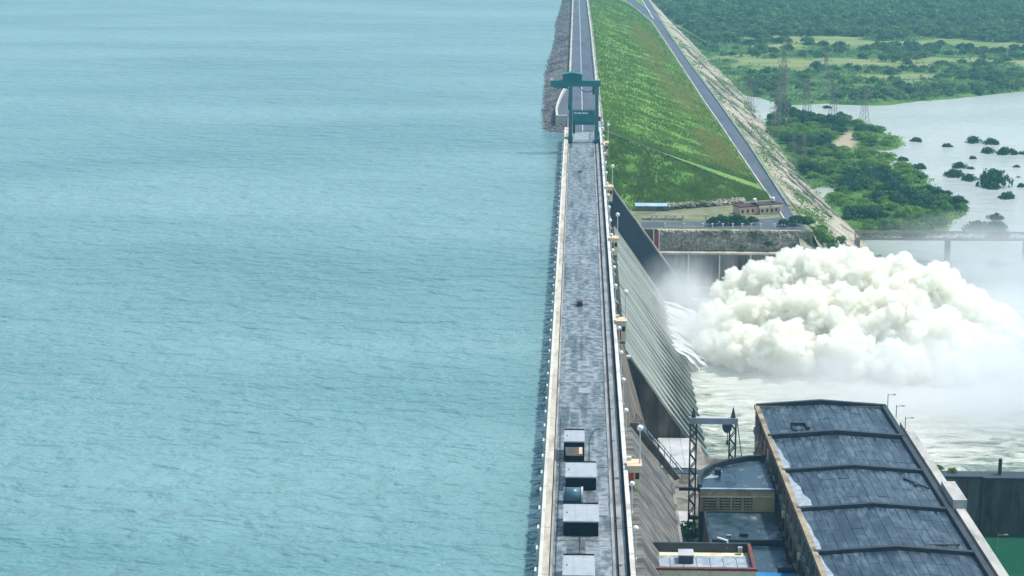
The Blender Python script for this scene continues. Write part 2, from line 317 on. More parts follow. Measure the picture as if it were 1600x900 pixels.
M['reservoir'] = water('reservoir_water_surface', (.105,.245,.26), [(.34, (.65, 1, 1), 1.9), (.9, (.75, 1, 1), .55), (.09, (.6, 1, 1), 2.2)], .08, (.185,.345,.36), bstr=1.0, bdist=.9)
M['river'] = water('river_water_surface', (.46,.52,.50), [(.35, (.5, 1, 1), 1), (1.1, (.6, 1, 1), .4)], .2, (.58,.63,.60), foam=(46, 325, 62, 110, .35), bstr=.5, bdist=.3)
M['tail'] = water('tailrace_water_surface', (.01,.075,.045), [(.6, (.6, 1, 1), 1), (1.6, (.7, 1, 1), .4)], .12, (.02,.11,.065), bstr=.5, bdist=.25)
ZW = -25.0; ZR = -2.2

# ================================================================== STRUCTURE
# ---- reservoir: one sheet up to the dam and past it
def tagstruct(o): o['kind'] = 'structure'; return o
SPAN = 3800.
tagstruct(link('reservoir_water', npmesh('reservoir_water', [(-SPAN,-SPAN,ZR),(3.,-SPAN,ZR),(3.,SPAN,ZR),(-SPAN,SPAN,ZR)], [(0,1,2,3)], M['reservoir'])))
tagstruct(link('river_water', npmesh('river_water', [(12,239.6,ZW),(SPAN,239.6,ZW),(SPAN,SPAN,ZW),(12,SPAN,ZW)], [(0,1,2,3)], M['river'])))
tagstruct(link('tailrace_water', npmesh('tailrace_water', [(30,-SPAN,ZW),(SPAN,-SPAN,ZW),(SPAN,239.4,ZW),(30,239.4,ZW)], [(0,1,2,3)], M['tail'])))

# ---- ground: river bed, peninsula, far plain to the horizon, one sheet
PEN = [(64.7,644.4),(72.5,679.0),(74.3,650.7),(82.3,645.1),(91.1,642.0),(97.0,624.9),(97.0,611.4),(100.4,607.2),(98.6,586.1),(92.9,577.9),(88.8,580.4),(84.2,577.6),(87.7,562.4),(90.3,557.5),(86.2,540.7),(90.6,545.5),(93.1,538.6),(92.6,530.7),(96.1,523.1),(94.0,511.4),(87.7,506.0),(92.9,502.2),(94.0,494.3),(93.2,488.5),(97.6,483.0),(94.5,475.6),(96.1,471.2),(90.9,464.9),(89.2,456.4),(85.0,444.8),(76.7,439.9),(66.3,439.5),(58,455.5),(64,490.4),(70.1,500.4),(72.1,506.4),(67.7,509.4),(56,516.4),(56,600)]
FARL = [(50,780),(62,722),(70,700),(75,689),(92,692),(109,689.4),(122,700),(135,709),(150,720),(169,735),(230,742),(330,760),(600,800),(3900,900),(3900,3900),(-200,3900),(-60,1900),(0,1300),(20,1000)]
def sdist(px, py, poly):
    """signed distance, positive inside"""
    P = np.array(poly); Q = np.roll(P, -1, 0); d = np.full(px.shape, 1e9); ins = np.zeros(px.shape, bool)
    for (ax, ay), (bx, by) in zip(P, Q):
        ex, ey = bx-ax, by-ay; t = np.clip(((px-ax)*ex+(py-ay)*ey)/(ex*ex+ey*ey), 0, 1)
        d = np.minimum(d, np.hypot(px-ax-t*ex, py-ay-t*ey))
        c = ((ay > py) != (by > py)) & (px < (bx-ax)*(py-ay)/(by-ay+1e-12)+ax); ins ^= c
    return np.where(ins, d, -d)
gx = np.concatenate([[12, 25, 38], np.arange(46, 130, 1.7), np.arange(130, 400, 4.5), [420, 500, 650, 900, 1400, 2200, 3850]])
gy = np.concatenate([[400, 420], np.arange(432, 700, 2.), np.arange(700, 1320, 4.5), [1350, 1450, 1600, 1900, 2400, 3000, 3850]])
GX, GY = np.meshgrid(gx, gy)
jx = GX+2.5*fbm(GX/9, GY/9, 3); jy = GY+4*fbm(GX/9, GY/9, 8)
s1 = sdist(jx, jy, PEN); s2 = sdist(jx, jy, FARL); sd_ = np.maximum(s1, s2)
GZ = ZW+np.clip(sd_*.35, -2.2, .9)+np.where(sd_ > 0, .5*fbm(GX/14, GY/14, 5)*np.clip(sd_/8, 0, 1), 0)
GZ += np.where(s2 > 0, np.clip((GY-1150)/2700, 0, 1)*6, 0)
FIELDS = []          # pale fields on the far plain: (x, y, rx, ry)
FIELDS += [(118,935,34,30),(176,925,34,22),(82,830,26,24),(118,830,30,22),(150,838,34,16),(124,775,24,16),(212,915,30,22),(96,905,16,14),(210,830,30,20),(250,850,30,26),(152,1000,30,14),(92,1130,10,25),(260,960,40,24)]
def fieldmask(x, y):
    f = np.zeros_like(x, dtype=float)
    for (cx, cyy, rx, ry) in FIELDS:
        d = np.hypot((x-cx)/rx, (y-cyy)/ry)+.9*fbm(x/16, y/16, 21); f = np.maximum(f, np.clip((1.0-d)/.25, 0, 1))
    return f
FM = fieldmask(GX, GY)
SANDP = [(77,586),(82,602),(86.5,616),(88,606),(86,592),(83,578),(80,575)]
SM = np.clip(sdist(GX, GY, SANDP)/1.5+.5, 0, 1)
m = bpy.data.materials.new('ground_earth_and_scrub'); m.use_nodes = True; n = m.node_tree.nodes; l = m.node_tree.links; p = n['Principled BSDF']
p.inputs['Roughness'].default_value = .95; p.inputs['Specular IOR Level'].default_value = .1
tc = n.new('ShaderNodeTexCoord'); t = n.new('ShaderNodeTexNoise'); t.inputs['Scale'].default_value = .09; t.inputs['Detail'].default_value = 8; l.new(tc.outputs['Object'], t.inputs['Vector'])
cr = n.new('ShaderNodeValToRGB'); e = cr.color_ramp.elements; e[0].position = .36; e[0].color = (.03,.10,.025,1); e[1].position = .66; e[1].color = (.12,.22,.055,1)
l.new(t.outputs['Fac'], cr.inputs[0])
t2 = n.new('ShaderNodeTexNoise'); t2.inputs['Scale'].default_value = .06; t2.inputs['Detail'].default_value = 6; mp = n.new('ShaderNodeMapping'); mp.inputs['Scale'].default_value = (.4,1.5,1); l.new(tc.outputs['Object'], mp.inputs[0]); l.new(mp.outputs[0], t2.inputs['Vector'])
c2 = n.new('ShaderNodeValToRGB'); e = c2.color_ramp.elements; e[0].position = .35; e[0].color = (.13,.23,.07,1); e[1].position = .62; e[1].color = (.30,.29,.14,1); l.new(t2.outputs['Fac'], c2.inputs[0])
af = n.new('ShaderNodeAttribute'); af.attribute_name = 'field'; mx = n.new('ShaderNodeMix'); mx.data_type = 'RGBA'
l.new(af.outputs['Fac'], mx.inputs[0]); l.new(cr.outputs[0], mx.inputs[6]); l.new(c2.outputs[0], mx.inputs[7])
as_ = n.new('ShaderNodeAttribute'); as_.attribute_name = 'sand'; mx2 = n.new('ShaderNodeMix'); mx2.data_type = 'RGBA'; mx2.inputs[7].default_value = (.40,.33,.24,1)
l.new(as_.outputs['Fac'], mx2.inputs[0]); l.new(mx.outputs[2], mx2.inputs[6]); l.new(mx2.outputs[2], p.inputs['Base Color'])
bp = n.new('ShaderNodeBump'); bp.inputs['Strength'].default_value = .7; bp.inputs['Distance'].default_value = .4; t3 = n.new('ShaderNodeTexNoise'); t3.inputs['Scale'].default_value = .5; t3.inputs['Detail'].default_value = 6
l.new(tc.outputs['Object'], t3.inputs['Vector']); l.new(t3.outputs['Fac'], bp.inputs['Height']); l.new(bp.outputs[0], p.inputs['Normal'])
gme = npmesh('ground', np.stack([GX, GY, GZ], -1).reshape(-1, 3), grid_faces(*GX.shape), m, True)
for nm, arr in (('field', FM), ('sand', SM)):
    a = gme.attributes.new(nm, 'FLOAT', 'POINT'); a.data.foreach_set('value', arr.ravel().astype(np.float32))
tagstruct(link('ground', gme))
def ground_z(x, y):
    a = np.array([float(x)]); b = np.array([float(y)])
    s = max(sdist(a, b, PEN)[0], sdist(a, b, FARL)[0]); return ZW+max(-.15, min(.8, s*.3))

# ---- earth embankment beyond the concrete dam
def cR(Y): return interp(Y, [160,437,700,866,1040,1400,2600], [5.3,5.4,4.5,3.6,3.0,1.5,-6])
def cL(Y): return interp(Y, [160,437,700,866,1040,1400,2600], [-2.9,-2.7,-3.0,-3.2,-3.5,-5,-12])
def bL(Y): return interp(Y, [380,417,434,500,531,590,728,892,960,1039,1200,2600], [42.6,42.2,41.7,40.4,39.9,38.6,36.4,33.6,29.5,23.9,14,6])
def bR(Y): return interp(Y, [380,398,500,612,728,903,1039,1300,2600], [45.4,45.2,44.5,42.6,40.2,37.7,36.2,33,20])
def bT(Y): return interp(Y, [398,430,455,474,524,636,759,833,956,1200,2600], [67.5,67.5,67,65.4,63.6,63,63,59.5,55,45,30])
ZB = -12.0
emb = tagstruct(link('embankment', None))
Ys = np.concatenate([np.arange(437, 560, 1.5), np.arange(560, 1100, 3), [1120,1160,1220,1300,1450,1700,2100,2600]])
def lofted(name, m, fa, fb, za, zb, ncol, amp, nsc, Yv=Ys, parent=emb, seed=0, zfun=None, edge=True):
    Y = Yv[:, None]; t = np.linspace(0, 1, ncol)[None, :]
    xa = fa(Yv)[:, None]; xb = fb(Yv)[:, None]; X = xa+(xb-xa)*t; Z = za+(zb-za)*t+0*Y; YY = Y+0*t
    wgt = np.sin(np.pi*np.clip(t, 0, 1))**.5 if edge else 1
    Z = Z+amp*wgt*fbm(X/nsc, YY/nsc, seed)
    return link(name, npmesh(name, np.stack([X, YY, Z], -1).reshape(-1, 3), grid_faces(len(Yv), ncol), m, True), parent)
lofted('grass_slope', M['grass'], cR, lambda y: bL(y)-.5, -.25, ZB-.05, 30, .55, 5)
lofted('grass_berm', M['grass'], lambda y: bL(y)-.5, lambda y: bR(y)+.8, ZB-.05, ZB-.05, 10, .08, 6)
lofted('stone_revetment', M['stone'], lambda y: bR(y)+.8, bT, ZB-.05, ZW-1, 26, .9, 4.5, seed=4)
def shoreX(y): return cL(y)-6.6-1.8*np.clip((y-458)/30, 0, 1)+2.6*np.clip((y-560)/380, 0, 1)-.5*np.sin(y/29)
lofted('rock_slope', M['rip'], lambda y: shoreX(y)+.7*fbm(y/5, y*0, 2), lambda y: cL(y)+.0, ZR-.6, -.2, 14, .35, 2.2, Yv=Ys[Ys >= 457], seed=9)
# rounded upstream nose of the rock slope at the abutment
na = np.linspace(0, 1, 24); nr_ = np.linspace(0, 1, 14); V = []
for a in na:
    for r_ in nr_:
        ang = math.pi+a*math.pi/2; ex = 6.7+.5*math.sin(a*7+1)
        x = -2.7+math.cos(ang)*ex*r_; y = 458+math.sin(ang)*10.5*r_
        V.append((x, y, -.2-(2.0-ZR-2.0+.6)*r_+.3*mnoise.noise(Vector((x*.7, y*.7, 3)))*min(1, 3*r_)))
link('rock_nose', npmesh('rock_nose', V, grid_faces(24, 14), M['rip'], True), emb)
# crest fill under the road and the abutment block joining the rock to the dam
MB().box(-2.75, 5.3, 436.5, 476, -8, -.12).build('crest_fill', M['rip'], emb)
# near end of the embankment: falls from the crest end to the terrace
A = np.array([5.3, 437., -.25]); B = np.array([42., 424., -12.05]); C1 = np.array([10.5, 401., -12.05]); D1 = np.array([5.3, 398., -12.05])
nu, nv = 34, 26; V = []
for i in range(nu):
    u = i/(nu-1)
    top = A+(B-A)*u; bot = (np.array([5.3, 399., -12.1])+(np.array([42, 416., -12.1])-np.array([5.3, 399., -12.1]))*u)
    for j in range(nv):
        v = j/(nv-1); q = top+(bot-top)*v
        q = q+np.array([0, 0, .6*float(fbm(np.array([q[0]/4]), np.array([q[1]/4]), 31)[0])*math.sin(math.pi*v)**.5])
        V.append(q)
link('grass_end_slope', npmesh('grass_end_slope', V, grid_faces(nu, nv), M['grass_shaded'], True), emb)
# the wedge between the crest line and the hip
V = []
for i in range(30):
    u = i/29; q = A+(B-A)*u; yq = 437+0*u; xx = cR(np.array([437.]))[0]+(bL(np.array([437.]))[0]-.5-cR(np.array([437.]))[0])*u
    for j in range(8):
        v = j/7; V.append((q[0]+(xx-q[0])*v, q[1]+(437-q[1])*v, q[2]+(-.25+(ZB-.05+.25)*u-q[2])*v))
link('grass_hip', npmesh('grass_hip', V, grid_faces(30, 8), M['grass'], True), emb)
# pale drain running down the hip
MB().bar(A+np.array([.8,-.2,.3]), B+np.array([-1.5,-.3,.55]), .26, .2).build('hip_drain', M['conc'], emb)
# terrace flat and its falling outer bank
MB().slabpoly([(5.3,380.6),(47.,379.),(46.2,400),(46.0,437.5),(40.5,437.5),(41,424),(5.3,398)], -27, -12.02).build('terrace_fill', M['earth'], emb)
V = []
for i in range(40):
    u = i/39; y = 437.5-59*u
    for j in range(20):
        v = j/19; xa = 46.+.8*u; xb = bT(np.array([y]))[0]-14*max(0, u-.55)/.45
        x = xa+(xb-xa)*v; V.append((x, y, -12.05-13.9*v+.7*mnoise.noise(Vector((x*.25, y*.25, 1)))*math.sin(math.pi*v)**.5))
link('stone_bank', npmesh('stone_bank', V, grid_faces(40, 20), M['stone'], True), emb)
V = []
for i in range(24):
    u = i/23
    for j in range(12):
        v = j/11; a = np.array([44+16*u, 380-.5*u, -12.1-11*u]); b = np.array([46+16*u, 366-6*u, -25.5]); q = a+(b-a)*v
        V.append(q+np.array([0, 0, .5*mnoise.noise(Vector((q[0]*.4, q[1]*.4, 5)))*math.sin(math.pi*v)]))
link('bank_nose', npmesh('bank_nose', V, grid_faces(24, 12), M['stone2'], True), emb)
# dark drains across the pitching
def on_rev(y, t, dz=.2):
    xa = bR(np.array([y]))[0]+.8; xb = bT(np.array([y]))[0]; return (xa+(xb-xa)*t, y, ZB-.05+(ZW-1-ZB)*t+dz)
for (y0, y1, t0, t1) in ((655,505,.05,.82),(560,452,.08,.75),(790,640,.1,.8),(500,440,.15,.6)):
    mb = MB(); pr = None
    for k in range(13):
        u = k/12; q = on_rev(y0+(y1-y0)*u, t0+(t1-t0)*u, .35)
        if pr: mb.bar(pr, q, .55, .35)
        pr = q
    mb.build('drain', M['rip'], emb)

# ---- roads on the embankment
def strip(name, m, fa, fb, z, Yv, parent=None, thick=None):
    V = []; 
    for y in Yv:
        a = float(fa(np.array([y]))[0]); b = float(fb(np.array([y]))[0])
        V += [(a, y, z), (b, y, z)] if thick is None else [(a, y, z), (a, y, z+thick), (b, y, z+thick), (b, y, z)]
    k = 2 if thick is None else 4
    F = [(i*k+j, i*k+j+1, (i+1)*k+j+1, (i+1)*k+j) for i in range(len(Yv)-1) for j in range(k-1)]
    return link(name, npmesh(name, V, F, m), parent)
YC = np.concatenate([np.arange(437, 1100, 12), [1160,1250,1400,1800,2600]])
crest_road = tagstruct(strip('crest_road', M['road'], lambda y: cL(y)+.5, lambda y: cR(y)-1.1, .02, YC))
strip('centre_line', M['mark'], lambda y: (cL(y)+cR(y))/2-.45, lambda y: (cL(y)+cR(y))/2-.28, .035, YC, crest_road)
strip('verge', M['kerb'], lambda y: cR(y)-1.1, lambda y: cR(y)+.6, -.05, YC, crest_road)
YB = np.concatenate([np.arange(384, 1060, 8), [1100,1200,1400,2000,2600]])
access_road = tagstruct(strip('access_road', M['road'], lambda y: bL(y)+.3, lambda y: np.minimum(bR(y)-.2, bL(y)+5.2), ZB+.04, YB))
strip('kerb', M['coping'], lambda y: bL(y)-.1, lambda y: bL(y)+.3, ZB-.1, YB[1:], access_road, .3)
strip('kerb', M['kerb'], lambda y: np.minimum(bR(y)-.2, bL(y)+5.2), lambda y: np.minimum(bR(y)-.2, bL(y)+5.2)+.45, ZB-.1, YB[3:], access_road, .32)
strip('road_edge', M['gap'], lambda y: np.minimum(bR(y)-.2, bL(y)+5.2)-.28, lambda y: np.minimum(bR(y)-.2, bL(y)+5.2)-.02, ZB+.055, YB[3:], access_road)
YJ = np.arange(890, 1300, 10.)
branch_road = tagstruct(strip('branch_road', M['road'], lambda y: bR(y)-2.6, lambda y: bR(y)+.9, ZB+.07, YJ))
strip('kerb', M['white'], lambda y: bR(y)-3.1, lambda y: bR(y)-2.6, ZB-.1, YJ[2:], branch_road, .4)
side_road = tagstruct(link('side_road', npmesh('side_road', [(37,901,ZB+.08),(37,908,ZB+.08),(48,902,-15.5),(48,908,-15.5),(62,905,-23.9),(62,910,-23.9)], [(0,2,3,1),(2,4,5,3)], M['earth'])))
# parapets along the crest road
for side, fa, fb, lab in ((0, lambda y: cL(y)+.02, lambda y: cL(y)+.5, 'white double parapet on the water side of the embankment crest road'),
                          (1, lambda y: cR(y)-.5, lambda y: cR(y)-.1, 'pale low parapet on the grass side of the embankment crest road')):
    o = tag(thing('parapet_wall', lab, 'parapet'), group='parapets along the crest road')
    strip('wall', M['white'], fa, fb, -.1, np.concatenate([np.arange(455 if side else 526, 1100, 12), [1160,1250,1400,1800,2600]]), o, 1.0)
    strip('coping', M['coping'], lambda y: fa(y)-.06, lambda y: fb(y)+.06, .9, np.concatenate([np.arange(455 if side else 526, 1100, 12), [1160,1250,1400,1800,2600]]), o, .1)

# ================================================================== DAM
dam = thing('concrete_dam', 'long grey concrete gravity dam with road deck between reservoir and spillway', 'dam')
Y0, Y1 = 60., 436.6
SP0, SP1 = 265., 361.          # spillway from near end wall to far divide wall
# crest block under the deck
MB().box(-2.6, 4.9, Y0, 436.3, -9, -.28).build('crest_block', M['conc'], dam)
# near non-overflow section, sloping masonry face with a ledge
MB().prism([(4.95,-.9),(6.1,-.9),(10.5,-7.0),(10.5,-21),(4.95,-21)], Y0, 204.5).build('masonry_face', M['masonry'], dam)
MB().prism([(10.55,-7.1),(10.85,-7.1),(10.85,-7.5),(10.55,-7.5)], Y0, 204.5).build('ledge', M['conc'], dam)
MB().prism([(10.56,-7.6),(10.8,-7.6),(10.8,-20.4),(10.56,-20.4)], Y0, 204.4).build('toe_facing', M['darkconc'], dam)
MB().prism([(6.0,-.55),(6.8,-.55),(11.6,-6.9),(11.0,-7.2),(5.9,-.95)], 204.5, 204.95).build('stair_wall', M['brown'], dam)
# recess and middle section
MB().prism([(4.95,-1.),(5.4,-1.),(7.2,-9),(10.5,-20.4),(4.95,-20.4)], 205.3, SP0-.02).build('recess_face', M['brown'], dam)
# spillway body
top, toe = (6.9, -7.6), (15.6, -20.2)
MB().prism([(4.95,-9.5),(6.3,-9.5),(6.5,-8.2),top,(10.6,-12.8),toe,(15.9,-21.6),(15.9,-28),(4.95,-28)], SP0+.02, SP1).build('spillway_face', M['chute'], dam)
MB().prism([(4.96,-8.7),(7.6,-8.7),(9.5,-11.3),(14.6,-18.6),(18.6,-24.4),(18.6,-28),(4.96,-28)], SP0-1.2, SP0-.03).build('end_wall', M['brown'], dam)
MB().prism([(4.97,-8.68),(7.65,-8.68),(7.65,-8.35),(4.97,-8.35)], SP0-1.3, SP0-.03).build('end_wall_coping', M['slab'], dam)
# ribs dividing the chute
def ribprof():
    return [(6.75,-7.75),(6.95,-7.58),(10.75,-12.93),(13.2,-16.45),(15.0,-18.7),(19.3,-24.4),(19.0,-26),(16.2,-26),(15.2,-21),(10.4,-13.8),(6.6,-8.6)]
rme = MB().prism(ribprof(), -.33, .33).mesh('chute_rib', M['rib'])
nr = 23
for k in range(nr): link('chute_rib', rme, dam, (0, SP0+.4+k*(SP1-SP0-3)/nr, 0), (0,0,0), (1, random.uniform(.7,1.25), 1))
# deep gate slots between the deck and the chute, with pier walls
for k in range(10):
    y = SP0+6+k*9.6
    MB().prism([(4.96,-1.2),(6.0,-2.2),(6.5,-7.4),(6.2,-9.4),(4.96,-9.4)], y-.8, y+.8).build('pier', M['conc'], dam)
# far divide wall, dark
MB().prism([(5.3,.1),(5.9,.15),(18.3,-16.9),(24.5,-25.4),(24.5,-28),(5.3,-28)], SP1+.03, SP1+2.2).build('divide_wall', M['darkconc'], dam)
MB().bar((5.95,SP1+1.1,.22),(18.35,SP1+1.1,-16.85),2.3,.22).build('divide_wall_coping', M['conc'], dam)
# abutment block between the divide wall and the embankment
MB().box(4.92, 5.6, SP1+2.3, 437, -14, -.6).build('abutment', M['conc'], dam)
# ---- deck: slabs with open joints
JN = 10.85
k = 0; y = 143.2
dm = {}
while y < 436:
    L_ = min(JN, 436.2-y)
    key = round(L_, 2)
    mb = MB().box(-1.95, 3.25, y+.06, y+L_-.06, -.26, 0+.004*((k*7) % 5))
    mb.build('deck_slab', M['deck'], dam); y += JN; k += 1
MB().box(-1.95, 3.25, Y0, 143.1, -.26, 0).build('deck_slab', M['deck'], dam)
for (x0, x1, y0, y1, mm) in ((-.5,.2,214,217.5,'patch_dark'),(1.9,2.8,213,217.8,'patch_dark'),(.3,1.6,214.5,217,'patch_light'),(-.6,.3,201,206.5,'patch_dark'),(1.8,3.0,200.5,206,'patch_dark'),(-.7,.1,224,229,'patch_dark'),(1.9,2.7,226.5,229.5,'patch_dark'),(.2,1.5,226.8,229.2,'patch_light'),
                           (-1.2,1.9,194.3,199.5,'patch_dark'),(2.2,3.1,172,177.5,'patch_light'),(2.15,3.1,163,166.5,'patch_light'),(-.8,.9,160.2,165.0,'patch_dark'),(.95,2.2,158.6,163,'patch_light'),(-.4,.3,276,281,'patch_dark'),(.6,1.9,288,291,'patch_light'),(.2,1.2,312,318,'patch_dark'),(-.9,2.3,422,433,'patch_light'),(-1.5,-.4,236,240,'patch_dark'),(1.6,2.6,246,251,'patch_dark')):
    MB().box(x0,x1,y0,y1,.001,.026).build('repair_patch', M[mm], dam)
# strips along the deck
MB().box(-2.2, -1.97, Y0, 436, -.2, .1).build('kerb', M['kerb'], dam)
MB().box(3.28, 3.56, Y0, 436, -.2, .12).build('kerb', M['kerb'], dam)
MB().box(3.58, 3.8, Y0, 436, -.25, -.1).build('rail_slot', M['gap'], dam)
y = Y0
while y < 436:
    MB().box(3.82, 4.5, y+.04, min(y+12, 436)-.04, -.25, .13).build('walkway_slab', M['kerb'], dam); y += 12
MB().box(4.52, 4.74, Y0, 436, -.25, -.12).build('shade_gap', M['gap'], dam)  # shade between walkway and parapet put into near-black colour
# left parapet: wall, tan top, white outer coping, corbels over the water
y = Y0
for k in range(32):
    y0_ = Y0+k*11.75; y1_ = y0_+11.70
    MB().box(-3.0, -2.3, y0_, y1_, -.3, .82).build('parapet_wall', M['white'], dam)
    MB().box(-2.82, -2.26, y0_+.01, y1_-.01, .82, .96).build('parapet_top', M['coping'], dam)
    MB().box(-3.14, -2.83, y0_+.02, y1_-.02, .80, 1.02).build('parapet_coping', M['white'], dam)
cme = MB().box(-3.5, -3.0, -.5, .5, -1.0, .55).box(-3.34, -3.0, -.35, .35, -1.5, -1.0).mesh('corbel', M['white'])
k = 0; y = 140.
while y < 434: link('corbel', cme, dam, (0, y, 0)); y += 5.43
MB().box(-3.02, -2.62, Y0, 436, -6, -.32).build('upstream_face', M['conc'], dam)
# right parapet
for k in range(32):
    y0_ = Y0+k*11.75; y1_ = y0_+11.68
    MB().box(4.78, 5.08, y0_, y1_, -.9, .95).build('parapet_wall', M['white'], dam)
    MB().box(4.72, 5.14, y0_+.01, y1_-.01, .95, 1.07).build('parapet_coping', M['white'], dam)
# stair handrail, blue sheet and debris on the sloping coping beyond the masonry
MB().bar((7.3,205.9,-1.2),(11.9,205.9,-6.6),.5,.12).build('blue_sheet', M['paleblue'], dam)
mb = MB()
for k in range(9):
    u = k/8; x = 6.6+5.2*u; z = -.6-6.3*u; mb.bar((x,204.9,z),(x,204.9,z+1.0),.06)
mb.bar((6.6,204.9,.4),(11.8,204.9,-5.9),.07); mb.bar((6.6,204.9,0),(11.8,204.9,-6.3),.05)
mb.build('handrail', M['steel'], dam)

# ---- toe deck between the dam and the powerhouse
toe_deck = tagstruct(link('toe_deck', None))
MB().slabpoly([(10.4,Y0),(26,Y0),(26,239.0),(18.5,239.0),(17.4,263.4),(10.2,263.4),(10.2,205.4),(10.4,205.4)], -27, -20.4).build('deck_base', M['conc'], toe_deck)
yy = Y0
while yy < 232:
    MB().box(10.9, 14.7, yy+.03, min(yy+6, 232)-.03, -20.39, -20.2).build('deck_slab', M['slab'], toe_deck); yy += 6
for k in range(3):
    MB().box(11.6+1.6*k+.02, 13.2+1.6*k-.02, 249.5, 263.2, -20.39, -20.1).build('deck_slab', M['slab'], toe_deck)
MB().box(10.6, 17.6, 247.6, 249.3, -22, -20.3).build('deck_edge', M['darkconc'], toe_deck)
MB().box(15.6, 20.8, 252.0, 256.5, -27, -21.0).build('deck_pier', M['brown'], toe_deck)

# ================================================================== THINGS ON THE DAM
# ---- teal gantry crane at the far end of the deck
GYc = 419.
g = thing('gantry_crane', 'tall teal gantry crane straddling the dam road at the grassy end', 'crane', (1.0, GYc, 0))
for sx in (-2.75, 3.0):
    leg = MB().box(sx-.36, sx+.36, -.8, .8, 1.0, 12.3).build('leg', M['teal'], g)
    MB().box(sx-.5, sx+.5, -2.4, 2.4, .35, 1.15).build('wheel_carriage', M['teal_dark'], leg)
    mb = MB()
    for yy in (-1.9, 1.9): mb.tube([(sx-.12,yy,.33),(sx+.12,yy,.33)], .33, 10)
    mb.build('wheel', M['steel'], leg)
    for yy in (-1.6, 1.6): MB().bar((sx,yy,1.1),(sx,yy*.4,7.4),.3).build('leg_brace', M['teal'], leg)
MB().box(-7.2, 3.7, -.75, .75, 12.3, 13.6).build('beam', M['teal'], g)
MB().prism([(-7.1,12.9),(-7.1,12.28),(-3.2,11.7),(-3.2,12.28)], -.4, .4).build('beam_haunch', M['teal'], g)
MB().box(-7.25, -6.7, -.78, -.3, 13.6, 13.95).build('end_light_box', M['globe'], g)
MB().box(2.4, 3.6, -.78, -.3, 13.6, 13.9).build('end_light_box', M['globe'], g)
hs = MB().box(-4.5, -.3, -1.3, 1.3, 13.62, 15.0).build('winch_house', M['teal_dark'], g)
MB().prism([(-4.7,15.0),(-.1,15.0),(-2.4,15.45)], -1.5, 1.5).build('roof', M['teal'], hs)
MB().box(-2.3, 2.56, -1.0, 1.0, 4.6, 6.0).build('cross_beam', M['teal'], g)
MB().box(-2.3, 2.56, -.6, .6, 3.9, 4.59).build('lower_girder', M['teal_dark'], g)
sg = MB().box(-2.2, 2.5, -1.12, -1.02, 6.05, 7.1).build('sign_board', M['teal_dark'], g)
mb = MB(); x = -1.95
for k, wd in enumerate((.28,.2,.1,.3,.26,.16,.3,.22,.28)):
    mb.box(x, x+wd, -1.16, -1.125, 6.36, 6.36+(.34 if k % 3 else .42)); x += wd+.11
mb.build('lettering', M['globe'], sg)
mb = MB()
for zz in (6.6, 7.1):
    for yy in (-.98, .98): mb.bar((-2.3,yy,zz),(2.5,yy,zz),.06)
for k in range(7): mb.bar((-2.3+.8*k,.98,6),(-2.3+.8*k,.98,7.1),.06)
mb.build('handrail', M['teal'], g)
MB().tube([(-.9,0,12.3),(-.3,0,11.3),(.8,0,11.0),(1.8,0,11.2),(2.4,0,11.9)], .09, 6).build('festoon_cable', M['steel'], g)
MB().box(2.0, 2.5, -.6, .2, 10.6, 12.2).build('control_box', M['steel'], g)
MB().box(-2.2, -1.75, -.7, -.2, 2.0, 3.9).build('ladder_box', M['darkside'], g)

# ---- lamps along the right parapet
lamp0 = thing('lamp_post', 'x', 'street lamp', (5.25, 159, 0), group='globe lamps along the dam parapet')
MB().tube([(0,0,.6),(0,0,3.15)], [.075,.055], 8).build('post', M['pole'], lamp0)
MB().box(-.14,.14,-.14,.14,.35,.62).build('bracket', M['pole'], lamp0)
MB().sphere((0,0,3.38),.27,12,8).build('globe', M['globe'], lamp0, True)
lamp_k = [(c, []) for c in children(lamp0)]
tall0 = thing('tall_lamp_post', 'x', 'street lamp', (6.35, 183.5, 0), group='tall globe lamps beside the dam booths')
MB().tube([(0,0,1.5),(0,0,4.9)], [.085,.06], 8).build('post', M['pole'], tall0)
MB().box(-.16,.16,-.16,.16,1.3,1.52).build('base_plate', M['pole'], tall0)
MB().sphere((0,0,5.15),.33,12,8).build('globe', M['globe'], tall0, True)
tall_k = [(c, []) for c in children(tall0)]
BOOTH = [183.7, 245.4, 302.0, 352.0, 409.0]
bl = ['booth nearest the hoist covers', 'salmon booth above the first chutes', 'booth above the far chutes',
      'booth over the dark divide wall', 'booth beside the teal gantry crane']
tall0['label'] = 'tall globe lamp on the corner of the '+bl[0]
lamp0['label'] = 'white globe lamp post on the dam parapet nearest the viewer'
for y, s in zip(BOOTH[1:], bl[1:]): copy_tree(tall0, tall_k, (6.35, y, 0), 0, 'tall globe lamp on the corner of the '+s)
LY = [159+12.28*k for k in range(1, 23)]
LY = [y for y in LY if min(abs(y-b) for b in BOOTH) > 3.2 and y < 432]
def where(y):
    i = sum(1 for b in BOOTH if b < y); names = ['before the first booth', 'between the first and second booth', 'between the second and third booth', 'between the third and fourth booth', 'before the gantry crane booth', 'behind the gantry crane']
    return i, names[i]
cnt = {}
for y in LY:
    i, s = where(y); cnt[i] = cnt.get(i, 0)+1
    o = ['first', 'second', 'third', 'fourth', 'fifth', 'sixth'][cnt[i]-1]
    copy_tree(lamp0, lamp_k, (5.25, y, 0), 0, 'globe lamp on the right parapet, %s one %s' % (o, s))
